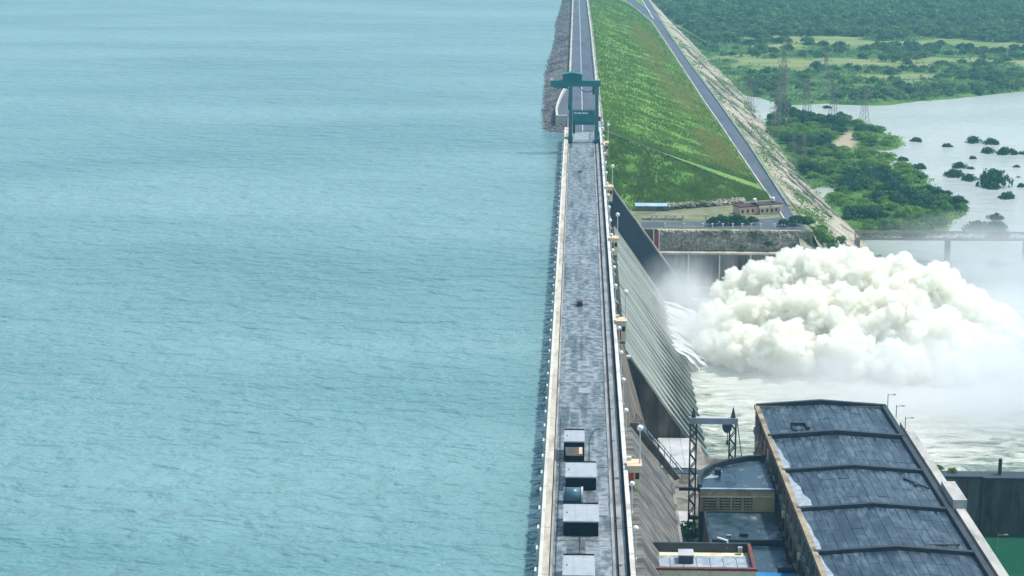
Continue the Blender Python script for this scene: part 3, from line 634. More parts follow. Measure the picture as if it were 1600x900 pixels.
# ---- booths hanging outside the parapet
bo = thing('parapet_booth', 'small cream booth with red door panel outside the parapet, beside the hoist covers', 'booth', (5.15, BOOTH[0], 0), group='small booths along the parapet')
MB().box(.02,1.25,-1.0,1.0,-1.3,1.35).build('wall', M['cream'], bo)
rf = MB().box(-.08,1.4,-1.15,1.15,1.35,1.52).build('roof', M['pink'], bo)
MB().box(-.05,.4,.55,1.1,1.53,1.85).build('chimney_cowl', M['pole'], rf)
MB().box(.12,.62,-1.05,-1.0,-1.0,.75).build('door', M['red'], bo)
MB().box(.75,1.15,-1.04,-1.0,.1,.75).build('window', M['glass'], bo)
MB().box(.1,1.2,-1.1,1.1,-1.55,-1.3).build('bracket', M['conc'], bo)
bk = [(c, children(c)) for c in children(bo)]
for y, s in zip(BOOTH[1:], ('salmon booth outside the parapet above the first chutes, between two globe lamps', 'booth with red panel outside the parapet above the middle of the pale chutes',
                           'pale booth outside the parapet at the top of the dark divide wall', 'pale booth outside the parapet at the foot of the gantry crane')):
    copy_tree(bo, bk, (5.15, y, 0), 0, s)

# ---- hoist covers on the deck
def cover(label, xc, yc, wd, ln, ht, roofm=M['roofslab'], openf=False):
    t_ = thing('hoist_cover', label, 'hoist cover', (xc, yc, .03), group='hoist covers on the near deck')
    if openf:
        for sx in (-1, 1):
            for sy in (-1, 1): MB().box(sx*(wd/2-.1)-.08, sx*(wd/2-.1)+.08, sy*(ln/2-.12)-.08, sy*(ln/2-.12)+.08, 0, ht).build('post', M['darkside'], t_)
        MB().box(-wd/2+.25, wd/2-.25, -ln/2+.2, ln/2-.6, 0, .75).build('machine', M['pink'], t_)
        MB().box(-wd/2+.05, wd/2-.05, -ln/2+.02, -ln/2+.1, 0, .55).build('front_plate', M['darkside'], t_)
        MB().box(-wd/2+.02, wd/2-.02, -ln/2+.02, -ln/2+.08, ht-.5, ht).build('valance', M['darkside'], t_)
    else:
        b_ = MB().box(-wd/2+.06, wd/2-.06, -ln/2+.06, ln/2-.06, 0, ht).build('body', M['darkside'], t_)
        k_ = max(3, int(wd/.6))
        for i in range(k_): MB().box(-wd/2+.14+i*(wd-.2)/k_, -wd/2+.06+(i+.86)*(wd-.2)/k_, -ln/2+.03, -ln/2+.06, .1, ht-.1).build('side_panel', M['darkside'], b_)
    r_ = MB().box(-wd/2, wd/2, -ln/2, ln/2, ht, ht+.1).build('roof', roofm, t_)
    MB().box(-wd/2+.04, wd/2-.04, ln/2-.12, ln/2+.03, ht+.1, ht+.22).build('rear_lip', M['darkside'], r_)
    nsh = 3
    for i in range(nsh):
        xa = -wd/2+.05+(wd-.1)*i/nsh; MB().box(xa+.015, xa+(wd-.1)/nsh-.015, -ln/2+.05, ln/2-.14, ht+.1, ht+.125+.008*(i % 2)).build('roof_sheet', roofm, r_)
    MB().box(-wd/2+.3, -wd/2+.42, -.2, -.08, ht+.13, ht+.2).build('lifting_lug', M['darkside'], r_)
    return t_
cover('open-fronted hoist shelter with grey roof, farthest of the deck covers', -.2, 190.6, 2.15, 4.1, 2.0, openf=True)
cover('grey-topped hoist cover on the deck between open shelter and teal roller', .5, 181.6, 3.1, 4.7, 1.25)
cover('widest grey-topped hoist cover on the deck, just in front of the teal roller', .5, 168.6, 3.3, 4.9, 1.3)
cover('grey-topped hoist cover on the deck nearest the viewer, cut by the picture edge', .3, 155.0, 2.75, 4.9, 1.3)
rl = thing('roller_drum', 'teal horizontal roller drum lying between two hoist covers on the deck', 'drum', (-.25, 175.6, .03))
MB().tube([(-.8,0,.75),(.75,0,.75)], .72, 20).build('drum', M['tank'], rl, True)
MB().tube([(.76,0,.75),(.95,0,.75)], .78, 20).build('flange', M['slab'], rl)  # paler than the other flange, sunlight put into its colour
MB().tube([(-.95,0,.75),(-.81,0,.75)], .76, 20).build('flange', M['tank'], rl)
MB().box(-.9,.9,-.6,.6,0,.14).build('base', M['darkside'], rl)
bx = thing('deck_hatch', 'small dark maroon box with a cross bar in the middle of the deck', 'hatch', (.35, 259.4, .03))
MB().box(-.42,.42,-.5,.5,0,.5).build('box', M['maroon'], bx)
MB().bar((-1.2,0,.15),(1.3,0,.12),.08).build('bar', M['steel'], bx)
MB().box(-.3,.3,-.35,.3,.5,.62).build('lid', M['maroon'], bx)
bx = thing('deck_hatch', 'small black round hatch on the far deck before the gantry crane', 'hatch', (.4, 377, .03))
MB().tube([(0,0,0),(0,0,.18)], .45, 12).build('cover', M['steel'], bx)
MB().box(-.2,.2,-.05,.05,.18,.28).build('handle', M['steel'], bx)

for pts, lab in (([(1.35,186.5),(1.4,196.0),(1.9,199.5),(2.6,200.2)], 'thin dark conduit running along the deck beside the open-fronted hoist shelter'),
                 ([(.35,158.0),(.42,165.8)], 'short dark conduit on the deck between the two nearest hoist covers'),
                 ([(-1.75,150),(-1.7,172),(-1.62,184),(-1.75,204)], 'thin cable lying along the left kerb of the deck beside the hoist covers')):
    tag(MB().tube([(x, y, .075) for x, y in pts], .05, 6).build('conduit', M['steel'], None), lab, 'conduit')
# ---- lay-by platform with curved parapet by the gantry
lp = thing('lay_by_platform', 'small platform with curved white parapet on the rocks behind the gantry crane', 'platform')
poly = [(-2.65,456.5),(-5.1,456.5),(-5.5,470),(-5.2,484),(-4.5,502),(-3.6,517),(-2.7,524)]
MB().slabpoly(poly, -3.2, .01).build('paving', M['road'], lp)
mb = MB()
for a, b in zip(poly[1:], poly[2:]): mb.bar((*a,.5),(*b,.5),.42,1.1)
mb.build('parapet', M['white'], lp)
MB().box(-5.5,-2.7,455.7,456.45,-3.2,1.15).build('end_wall', M['coping'], lp)
MB().box(-4.3,-3.6,518,521,.1,1.1).build('end_pier', M['white'], lp)

# ================================================================== POWERHOUSE
RZ = .02
ph = thing('powerhouse', 'long tan powerhouse with dark slate panelled roof beside foaming water', 'building', (31.4, 239.2, 0), RZ)
BAY = 13.4; NB = 8; W2 = 8.3
MB().box(-W2-.05, -W2+.4, -NB*BAY, 0, -26.5, -8.25).build('wall', M['tanwall'], ph)
MB().box(W2-.4, W2+.05, -NB*BAY, 0, -26.5, -8.6).build('wall', M['tanwall'], ph)
MB().box(-W2+.41, W2-.41, -.4, 0, -26.5, -8.25).build('wall', M['tanwall'], ph)
MB().box(-W2+.42, W2-.42, -NB*BAY, -.42, -26.4, -8.75).build('roof_deck', M['roofdark'], ph)
def rz(x): return -8.62+.62*(1-abs(x)/W2)
def beamprof(h, hw=W2): return [(-hw,rz(hw)-.3),(0,rz(0)-.3),(hw,rz(hw)-.3),(hw,rz(hw)+h),(0,rz(0)+h),(-hw,rz(hw)+h)]
for b in range(NB+1):
    h = .42 if b > 1 else .55
    MB().prism(beamprof(h), -b*BAY-.28, -b*BAY+.28).build('roof_beam', M['roofdark'], ph)
MB().box(-W2-.22, -W2+.28, -NB*BAY, .25, -8.62, -8.2).build('eaves_coping', M['tanwall'], ph)
MB().box(W2-.45, W2+.12, -NB*BAY, .25, -8.6, -8.12).build('eaves_coping', M['roofdark'], ph)
# downstream walkway with pale parapet and its raised box
MB().box(W2+.13, W2+1.35, -NB*BAY, -7.0, -9.9, -9.62).build('side_walkway', M['roofdark'], ph)
MB().box(W2+.62, W2+1.62, -NB*BAY, -7.0, -9.6, -8.3).build('side_parapet', M['beige'], ph)
MB().box(W2+.35, W2+1.85, -40.0, -33.5, -9.7, -7.35).build('vent_box', M['beige'], ph)
# roof panels: 14 columns, 4 rows in each of the bays in view
NC, NR = 14, 4; cwid = (2*W2-1.0)/NC; rlen = (BAY-.62)/NR
pme = {}
for sgn in (-1, 1):
    sl = -sgn*.62/W2
    mb = MB(); hx, hy = cwid/2-.022, rlen/2-.022
    mb.add([(-hx,-hy,-hx*sl-.09),(hx,-hy,hx*sl-.09),(hx,hy,hx*sl-.09),(-hx,hy,-hx*sl-.09),(-hx,-hy,-hx*sl),(hx,-hy,hx*sl),(hx,hy,hx*sl),(-hx,hy,-hx*sl)],
           [(3,2,1,0),(4,5,6,7),(0,1,5,4),(1,2,6,5),(2,3,7,6),(3,0,4,7)])
    pme[sgn] = mb.mesh('roof_panel', M['panel'])
for b in range(5):
    for i in range(NC):
        for j in range(NR):
            x = -W2+.5+cwid*(i+.5); y = -b*BAY-.31-rlen*(j+.5)
            link('roof_panel', pme[-1 if x < 0 else 1], ph, (x, y, rz(x)+random.uniform(-.012, .02)), (random.uniform(-.006,.006), random.uniform(-.006,.006), 0))
mb = MB()
for b in range(5, NB):
    for i in range(NC):
        for j in range(NR):
            x = -W2+.5+cwid*(i+.5); y = -b*BAY-.31-rlen*(j+.5); mb.box(x-cwid/2+.03,x+cwid/2-.03,y-rlen/2+.03,y+rlen/2-.03,rz(x)-.09,rz(x))
o = mb.build('roof_panel', M['panel'], ph); o['kind'] = 'stuff'
# pale gutter patches at the left eaves, sky reflection painted into their colour
for b in range(1, 7):
    y0_ = -b*BAY-.5; wv = [.75,1.3,.55,.9,1.25,1.0][b-1]
    pts = [(-W2+.3,y0_),(-W2+.3+.35*wv,y0_-.2),(-W2+.3+.5*wv,y0_-3),(-W2+.3+.9*wv,y0_-5.2),(-W2+.3+.85*wv,y0_-7.5),(-W2+.3+1.3*wv,y0_-9.5),(-W2+.3+1.2*wv,y0_-12.2),(-W2+.3,y0_-12.3)]
    MB().slabpoly(pts, rz(W2)+.10, rz(W2)+.16).build('gutter_sheen', M['puddle'], ph)
# left wall: pilasters and two rows of windows
wme = MB().box(-.06,.06,-.75,.75,-.8,.8).mesh('window', M['roofdark']); gme_ = MB().box(-.08,-.061,-.66,.66,-.7,.7).mesh('pane', M['glass']); sme = MB().box(-.25,0,-.85,.85,-.95,-.8).mesh('sill', M['coping'])
for b in range(NB-1):
    for i in range(4):
        yb = -b*BAY-1.8-i*3.25
        for zz in (-10.1, -13.4, -17.0):
            wi = link('window', wme, ph, (-W2-.08, yb, zz)); link('pane', gme_, wi); link('sill', sme, wi)
        MB().box(-W2-.3,-W2-.05,yb-1.85,yb-1.4,-26,-8.63).build('pilaster', M['tanwall'], ph)
    MB().box(-W2-.5,-W2-.05,-b*BAY-6,-b*BAY-5.2,-12.0,-11.4).build('wall_bracket', M['cream'], ph)
MB().box(-W2-.28,-W2-.05,-NB*BAY,0,-11.75,-11.5).build('string_course', M['tanwall'], ph)
# roof odds and ends
ht_ = thing('roof_hatch', 'dark square hatch frame on the farthest bay of the powerhouse roof', 'hatch', (27.6, 229.2, rz(4)+.02), RZ)
MB().box(-1.0,1.0,.7,1.1,0,.45).build('rear_curb', M['roofdark'], ht_); MB().box(.75,1.1,-1.1,.69,0,.45).build('side_curb', M['roofdark'], ht_); MB().box(-.9,.74,-1.0,.69,.0,.08).build('cover', M['panel'], ht_)
po = MB().tube([(-.9,1.9,.1),(.9,-1.9,.1)], .12, 8).box(-.35,.05,-.6,-.1,0,.18).build('roof_pipe', M['roofdark'], None, False, (38.3, 207.8, rz(6)+.07), (0,0,.1)); tag(po, 'dark pipe lying loose on the right side of the powerhouse roof', 'pipe')
po = MB().tube([(-1.5,0,.09),(1.5,.15,.09)], .1, 8).tube([(1.5,.15,.09),(1.8,.2,.09)], .14, 8).build('roof_pipe', M['roofdark'], None, False, (37.6, 187.8, rz(6)+.07)); tag(po, 'short dark pipe lying across the nearer powerhouse roof bay', 'pipe')
for k, (x, y, lab) in enumerate(((39.95, 239.0, 'thin lamp bracket on the far right corner of the powerhouse roof'), (40.2, 233.8, 'thin lamp bracket second from the far corner of the roof edge'), (40.45, 228.5, 'thin lamp bracket third from the far corner of the roof edge'), (42.9, 186.5, 'thin lamp bracket on the pale parapet nearest the viewer'))):
    t_ = thing('lamp_bracket', lab, 'lamp', (x, y, -8.3), 0, 'lamp brackets along the powerhouse roof edge')
    MB().tube([(0,0,0),(0,0,1.75)], .05, 6).build('post', M['galv'], t_)
    MB().bar((0,0,1.6),(.95,-.05,1.7),.05).box(.6,1.0,-.15,.05,1.62,1.72).build('arm', M['galv'], t_)

# ---- annex with curved end parapet
an = thing('annex', 'low annex with wet blue roof, curved end and ochre louvred front', 'building')
arc = [(14.3,211.9),(14.35,214.5),(14.9,217.2),(16.2,219.6),(18.2,221.6),(20.6,223.0),(22.9,223.6)]
MB().slabpoly(arc+[(22.9,211.9)], -26, -10.75).build('wall', M['darkconc'], an)
MB().slabpoly([(14.6,211.95),(14.65,214.4),(15.2,217),(16.4,219.2),(18.3,221.2),(20.6,222.6),(22.8,223.2),(22.8,211.95)], -10.74, -10.62).build('roof', M['annexroof'], an)
mb = MB()
for a, b in zip(arc, arc[1:]): mb.bar((*a,-10.5),(*b,-10.5),.45,.95)
mb.build('parapet', M['roofdark'], an)
MB().box(14.3,22.85,211.5,211.92,-10.7,-10.42).build('roof_edge', M['puddle'], an)
MB().slabpoly([(15.0,215.6),(16.4,218.2),(17.4,218.9),(16.6,216.2)], -10.61, -10.57).build('roof_puddle', M['puddle'], an)
MB().box(16.4,17.1,217.0,218.0,-10.6,-9.9).build('vent', M['roofdark'], an)
fr = MB().box(14.35,22.9,211.55,211.88,-13.2,-10.71).build('front_wall', M['yellow'], an)
MB().box(14.3,22.9,211.42,211.56,-11.45,-11.3).build('string_course', M['cream'], an)
for x0, x1 in ((14.75,16.2),(16.65,17.75),(18.1,19.05),(19.4,20.35)):
    lv = MB().box(x0,x1,211.48,211.55,-12.9,-11.55).build('louvre', M['roofdark'], an)
    for q in range(4): MB().box(x0+.06,x1-.06,211.42,211.48,-12.8+.33*q,-12.65+.33*q).build('blade', M['yellow'], lv)
MB().box(20.9,22.3,211.5,211.55,-13.1,-11.55).build('blind_panel', M['yellow'], an)
MB().box(15.0,22.95,201.9,211.4,-26,-13.3).build('lower_wall', M['roofdark'], an)
MB().box(15.02,22.93,201.95,211.4,-13.3,-13.2).build('lower_roof', M['annexroof'], an)
MB().box(14.75,15.05,192.0,211.35,-26,-13.0).build('side_parapet', M['roofdark'], an)  # wall turned from the sun, its shade put into near-black colour
MB().box(15.1,22.9,201.5,201.88,-13.3,-12.95).build('roof_upstand', M['roofdark'], an)
MB().box(15.06,22.9,150,201.45,-26,-13.75).build('near_wall', M['roofdark'], an)
MB().box(15.08,22.88,192.2,201.4,-13.75,-13.62).build('near_roof', M['annexroof'], an)
MB().slabpoly([(15.4,200.9),(18.4,201.2),(19.4,200.6),(18.6,197),(17.9,194),(17.4,195.5),(17.2,199.6),(15.5,200)], -13.61, -13.58).build('roof_puddle', M['puddle'], an)
MB().box(18.3,19.2,203.2,203.9,-13.2,-12.85).build('roof_box', M['roofdark'], an)
MB().box(16.8,17.3,203.0,203.4,-13.2,-13.0).build('roof_box', M['puddle'], an)
bs = thing('blue_shed', 'bright blue sheet roofed shed squeezed between yellow building and powerhouse', 'shed')
MB().box(15.2,23.1,181.5,192.0,-20,-13.45).build('wall', M['roofdark'], bs)
MB().prism([(15.1,-13.44),(23.2,-13.44),(23.2,-13.2),(15.1,-13.0)], 181.3, 192.1).build('roof', M['blue'], bs)
MB().box(21.4,22.9,192.2,193.0,-13.6,-12.6).build('rear_box', M['roofdark'], bs)
# ---- yellow flat-roofed building at the bottom edge
yb = thing('flat_roofed_building', 'cream yellow flat-roofed building with red-brown coping at the parapet foot', 'building')
X0, X1, YA, YBk, ZT = 6.0, 16.45, 165.0, 171.9, -2.5
for i in range(6):
    xa = X0+(X1-X0)*i/6; xb = X0+(X1-X0)*(i+1)/6
    MB().box(xa+.02,xb-.02,YA,YA+.3,-20.3,ZT-.2).build('wall_panel', M['cream'], yb)
MB().box(X0,X1,YA+.31,YBk,-20.3,ZT-.9).build('core_wall', M['cream'], yb)
MB().box(X0-.06,X1+.06,YA-.08,YA+.34,ZT-.2,ZT).build('coping', M['rust'], yb)
for nm, bxs, mm in (('parapet', (X0+.0,X0+.3,YA+.35,YBk-.3,ZT-.9,ZT-.02), M['rust']), ('parapet', (X1-.3,X1,YA+.35,YBk-.3,ZT-.9,ZT-.02), M['rust']), ('parapet', (X0,X1,YBk-.29,YBk,ZT-.9,ZT-.01), M['roofdark'])): MB().box(*bxs).build(nm, mm, yb)  # far parapet coloured near-black for the shade on its near face
for i in range(8):
    xa = X0+.3+(X1-X0-.6)*i/8; xb = X0+.3+(X1-X0-.6)*(i+1)/8
    MB().box(xa+.03,xb-.03,YA+.4,YBk-1.7,ZT-.9,ZT-.72).build('roof_slab', M['puddle'], yb)
hb = MB().box(X0+3.6,X0+4.9,YA+3.0,YA+4.6,ZT-.72,ZT+.05).build('roof_hatch', M['roofdark'], yb); MB().box(X0+3.55,X0+4.95,YA+2.95,YA+4.65,ZT+.05,ZT+.13).build('lid', M['slab'], hb)
MB().tube([(X0+8.3,YBk-.2,ZT-.5),(X0+8.3,YBk-.2,ZT+.25),(X0+7.4,YBk+.3,ZT+.35)], .1, 8).build('vent_pipe', M['globe'], yb)
MB().box(X1-1.2,X1-.8,YBk-.9,YBk-.5,ZT-.72,ZT-.2).build('outlet_box', M['slab'], yb)

# ---- lattice hoist frame on the toe deck
cr_ = thing('lattice_crane', 'slender dark lattice crane on two legs between spillway and annex', 'crane', (14.1, 222.7, -20.2))
def lattice(h, wd, n_):
    mb = MB(); a = wd/2
    for sx in (-a, a):
        for sy in (-a, a): mb.bar((sx,sy,0),(sx,sy,h),.13)
    for k in range(n_):
        z0, z1 = h*k/n_, h*(k+1)/n_; sgn = 1 if k % 2 else -1
        for sy in (-a, a): mb.bar((-a*sgn,sy,z0),(a*sgn,sy,z1),.11)
        for sx in (-a, a): mb.bar((sx,-a*sgn,z0),(sx,a*sgn,z1),.11)
    return mb
lattice(14.3, .75, 15).build('leg', M['steel'], cr_)
lattice(14.3, .75, 15).build('leg', M['steel'], cr_, loc=(4.75, .3, 0))
MB().box(-.5,5.3,-.35,.35,14.3,15.05).build('beam', M['slab'], cr_)
for x in (0, 4.75): MB().tube([(x,.0,15.05),(x,0,16.3)], [.32,.05], 6).build('finial', M['steel'], cr_)
tr_ = MB().box(3.5,4.55,-.6,.6,13.7,14.28).build('trolley', M['steel'], cr_)
MB().tube([(4.0,-.65,13.8),(4.0,.65,13.8)], .5, 12).build('drum', M['steel'], tr_)
mb = MB().tube([(4.1,0,13.3),(4.1,0,12.2)], .05, 6); mb.box(3.98,4.22,-.1,.1,11.6,12.2).build('hook', M['steel'], tr_)
MB().tube([(5.25,0,14.5),(5.9,0,10),(6.6,0,6)], .06, 6).build('guy_cable', M['steel'], cr_)
MB().tube([(0,0,-.0),(0,0,-.2)], [.7,.75], 8).build('foot', M['steel'], cr_)
MB().bar((-1.6,0,6.0),(1.6,0,6.0),.35).build('cross_arm', M['steel'], cr_)
MB().bar((-.4,0,2.4),(1.5,0,2.4),.45).build('cross_arm', M['steel'], cr_)

# ---- quay wall beyond the powerhouse
qw = thing('quay_wall', 'dark stained concrete wall between foaming river and green tailrace', 'wall')
x = 41.6; k = 0
while x < 96:
    wd = 7.6 if k else 10.8; pr = 0 if k == 0 else .45
    MB().box(x+.03,x+wd-.03,238.6-pr,240.4,-27,-17.6).build('wall_panel', M['conc'] if k == 0 else M['quay'], qw)
    MB().box(x+.02,x+wd-.02,238.3-pr,240.6,-17.6,-17.3).build('coping', M['darkconc'], qw); x += wd; k += 1
MB().box(54.6,55.0,239.2,239.6,-17.3,-15.2).build('post', M['steel'], qw)

# ================================================================== TERRACE BELOW THE EMBANKMENT
pk = thing('terrace_house', 'salmon pink flat-roofed house at the end of the berm road', 'building', (37.9, 397.6, -12.0), R(24))
MB().box(0,5.4,0,3.2,0,1.85).build('wall', M['pink'], pk)
MB().box(-4.2,-.05,.5,3.6,0,1.65).build('side_wing', M['pink'], pk)
MB().box(-4.35,-.0,.3,3.8,1.65,1.85).build('wing_roof', M['maroon'], pk)
MB().box(-.15,5.6,-.2,3.4,1.85,2.05).build('roof', M['maroon'], pk)
MB().box(-.1,5.55,-.24,-.2,1.3,1.84).build('fascia', M['cream'], pk)
for x in (.6,1.7,2.8,3.9): wi = MB().box(x,x+.45,-.03,0,.35,1.05).build('window', M['glass'], pk); MB().box(x-.06,x+.51,-.07,-.0,.27,.35).build('sill', M['cream'], wi)
for x in (-3.8,-2.6,-1.4): wi = MB().box(x,x+.45,.46,.5,.4,1.1).build('window', M['glass'], pk); MB().box(x-.06,x+.51,.42,.5,.32,.4).build('sill', M['cream'], wi)
MB().box(.0,.16,-.1,.0,0,1.85).build('corner_post', M['maroon'], pk); MB().box(4.7,4.86,-.06,0,0,1.3).build('door', M['rust'], pk)
for (x, z) in ((-.2, 2.05), (4.2, 2.05)):
    tk = thing('water_tank', 'pale water tank on the %s of the pink terrace house roof' % ('middle' if x < 0 else 'right end'), 'tank', (37.9+x*math.cos(R(24))-1.6*math.sin(R(24)), 397.6+x*math.sin(R(24))+1.6*math.cos(R(24)), -12+z))
    MB().tube([(0,0,.3),(0,0,1.0),(0,0,1.15)], [.42,.42,.2], 12).build('drum', M['globe'], tk); MB().box(-.35,.35,-.35,.35,0,.3).build('stand', M['steel'], tk)
sh = thing('long_shed', 'long low shed with pale blue roof under the dark green end slope', 'shed', (12.2, 401.2, -12))
MB().box(0,7.2,0,1.2,0,1.0).build('wall', M['conc'], sh)
MB().prism([(0,0),(7.3,0),(7.3,.08),(0,.08)], -.25, 1.4).build('roof', M['paleblue'], sh, loc=(-.1,0,1.02), rot=(R(14),0,0))
MB().box(6.9,7.0,-.2,1.3,1.0,1.5).build('end_board', M['glass'], sh)
# retaining wall of rubble with posts, red gauge board
rw = thing('rubble_retaining_wall', 'rubble stone retaining wall under the terrace, facing the spillway', 'wall')
MB().prism([(16.0,-12.0),(46.5,-12.0),(47,-16.1),(16.0,-16.1)], 379.3, 380.5).build('wall_core', M['stone2'], rw)
ico = bmesh.new(); bmesh.ops.create_icosphere(ico, subdivisions=1, radius=1); IV = np.array([v.co[:] for v in ico.verts]); IF = np.array([[v.index for v in f.verts] for f in ico.faces]); ico.free()
def rocks(name, P, r, m, parent=None, flat=.7):
    n_ = len(P); P = np.asarray(P); r = np.asarray(r)
    V = IV[None]*(r[:, None, None]*rng.uniform(.7, 1.25, (n_, 1, 3)))*(1+.25*rng.normal(size=(n_, len(IV), 1))*.6); V[..., 2] *= flat
    V = V+P[:, None, :]; F = IF[None]+(np.arange(n_)*len(IV))[:, None, None]
    o = link(name, npmesh(name, V.reshape(-1, 3), F.reshape(-1, 3), m), parent); o['kind'] = 'stuff'; return o
P = [(rng.uniform(16.2,46.4), 379.25+rng.uniform(-.1,.15), rng.uniform(-16,-12.1)) for _ in range(1500)]
rocks('stones', P, rng.uniform(.16,.42,1500), M['stone2'], rw, .8)
gb = thing('gauge_board', 'red board between two white posts in front of the rubble wall', 'sign', (15.1, 378.6, -16.2))
MB().box(.25,1.1,-.05,.05,.3,3.6).build('board', M['red'], gb)
for x in (.0,1.12): MB().box(x,x+.24,-.12,.12,0,4.3).build('post', M['globe'], gb)
tw = thing('training_wall', 'grey stained concrete training wall below the rubble wall, partly behind spray', 'wall')
for k in range(5):
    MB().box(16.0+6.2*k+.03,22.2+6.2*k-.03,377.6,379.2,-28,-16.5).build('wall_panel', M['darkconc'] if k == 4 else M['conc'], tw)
    MB().box(22.05+6.2*k,22.35+6.2*k,377.3,377.6,-23,-16.4).build('pipe', M['pole'], tw)
MB().box(15.9,47.2,376.9,379.3,-16.5,-16.15).build('coping', M['coping'], tw)
MB().box(15.9,47.2,375.6,377.5,-28,-23.1).build('ledge', M['conc'], tw); MB().box(15.9,47.2,375.5,377.5,-23.1,-22.9).build('ledge_top', M['coping'], tw)
# two lines of white posts
fn = thing('post_fence', 'line of short white posts along the front edge of the terrace', 'fence')
mep = MB().box(-.16,.16,-.16,.16,0,1.0).box(-.2,.2,-.2,.2,1.0,1.1).mesh('post', M['white'])
for x in (17.6,21.4,25.2,27.1,29.2,31.2,33.1,34.9,36.8,39.6): link('post', mep, fn, (x, 381.2, -12.02))
mb = MB().box(17.6,25.2,381.15,381.25,-11.7,-11.5); mb.build('rail', M['white'], fn)
lw = thing('low_wall', 'low cream wall with small piers across the middle of the terrace', 'wall')
MB().box(13.2,21.5,390.1,390.4,-12.02,-11.5).build('wall', M['coping'], lw)
mep2 = MB().box(-.15,.15,-.2,.2,0,1.25).mesh('pier', M['white'])
for x in (15.3,16.2,18.2,20.0,21.6,26.3,33): link('pier', mep2, lw, (x, 390.2, -12.02))
MB().slabpoly([(13,382),(27,382.2),(46,380),(45.5,396),(30,388.5),(13,388.5)], -12.03, -11.985).build('paved_yard', M['road'], emb)

# ---- truss pipe bridge from the bank
tb = thing('truss_bridge', 'rusty truss footbridge on tall piers from the bank into the mist', 'bridge')
mb = MB(); z0, z1 = -20.1, -18.6; n_ = 26; xa, xb = 60.5, 99.5
for yy in (412.9, 414.3):
    for zz in (z0, z1): mb.bar((xa,yy,zz),(xb,yy,zz),.22)
    for k in range(n_):
        u0 = xa+(xb-xa)*k/n_; u1 = xa+(xb-xa)*(k+1)/n_
        mb.bar((u0,yy,z0 if k % 2 else z1),(u1,yy,z1 if k % 2 else z0),.14); mb.bar((u0,yy,z0),(u0,yy,z1),.12)
mb.build('truss', M['galv'], tb)
MB().box(xa,xb,413.0,414.2,z0-.25,z0-.1).build('deck', M['coping'], tb)
for x in (61, 80.6, 97.5): MB().box(x-.5,x+.5,412.9,414.4,-27,z0-.26).build('pier', M['conc'], tb)

# ---- lattice pylons
def pylon_mesh(h, base, topw):
    mb = MB(); n_ = 7
    def w_(z): return base+(topw-base)*min(1, z/(h*.72))
    lv = [h*k/n_ for k in range(n_+1)]
    for z0, z1 in zip(lv, lv[1:]):
        a, b = w_(z0)/2, w_(z1)/2
        for sx in (-1, 1):
            for sy in (-1, 1): mb.bar((sx*a,sy*a,z0),(sx*b,sy*b,z1),.1)
        for s in (-1, 1):
            mb.bar((-a,s*a,z0),(b,s*b,z1),.055); mb.bar((a,s*a,z0),(-b,s*b,z1),.055); mb.bar((s*a,-a,z0),(s*b,b,z1),.055); mb.bar((s*a,a,z0),(s*b,-b,z1),.055)
    return mb.mesh('tower_body', M['galv'])
def arm_mesh(L_):
    return MB().bar((-L_,0,0),(L_,0,0),.09).bar((-L_,0,0),(0,0,.9),.1).bar((L_,0,0),(0,0,.9),.1).bar((-L_,0,0),(-L_,0,-.6),.1).bar((L_,0,0),(L_,0,-.6),.1).mesh('cross_arm', M['galv'])
bm_ = pylon_mesh(15.5, 3.3, .9); am = arm_mesh(2.4)
PYL = [(76.0,640.4,1,'lattice pylon standing in the shallows at the left of three'),(84.7,640.5,.9,'lattice pylon, middle of three in the shallows'),(94.9,639.,.85,'lattice pylon at the right of three in the shallows'),
       (66.4,625,1.25,'tall lattice pylon rising from the peninsula trees at its left end'),(61.9,600,1.0,'lattice pylon at the foot of the revetment beside the trees'),
       (92,720,1.05,'lattice pylon on the far bank among scattered bushes'),(78,735,1.1,'lattice pylon on the far bank behind the leftmost water edge'),(63.8,541,.72,'small lattice pylon on the pale revetment above the inlet'),(58.5,520,.66,'small lattice pylon halfway up the pale revetment'),(58.0,650,.8,'lattice pylon on the upper revetment below the berm road')]
for i, (x, y, s, lab) in enumerate(PYL):
    zb_ = ZW-.3 if i < 3 else (ground_z(x, y)-.2 if i < 7 else ZB+(ZW-1-ZB)*max(0, min(1, (x-bR(np.array([y]))[0]-.8)/(bT(np.array([y]))[0]-bR(np.array([y]))[0]-.8)))-.3)
    t_ = thing('pylon', lab, 'pylon', (x, y, zb_), R(20), 'power line pylons'); t_.scale = (s, s, s)
    link('tower_body', bm_, t_)
    for zz in (9.5, 11.6, 13.8): link('cross_arm', am, t_, (0,0,zz))

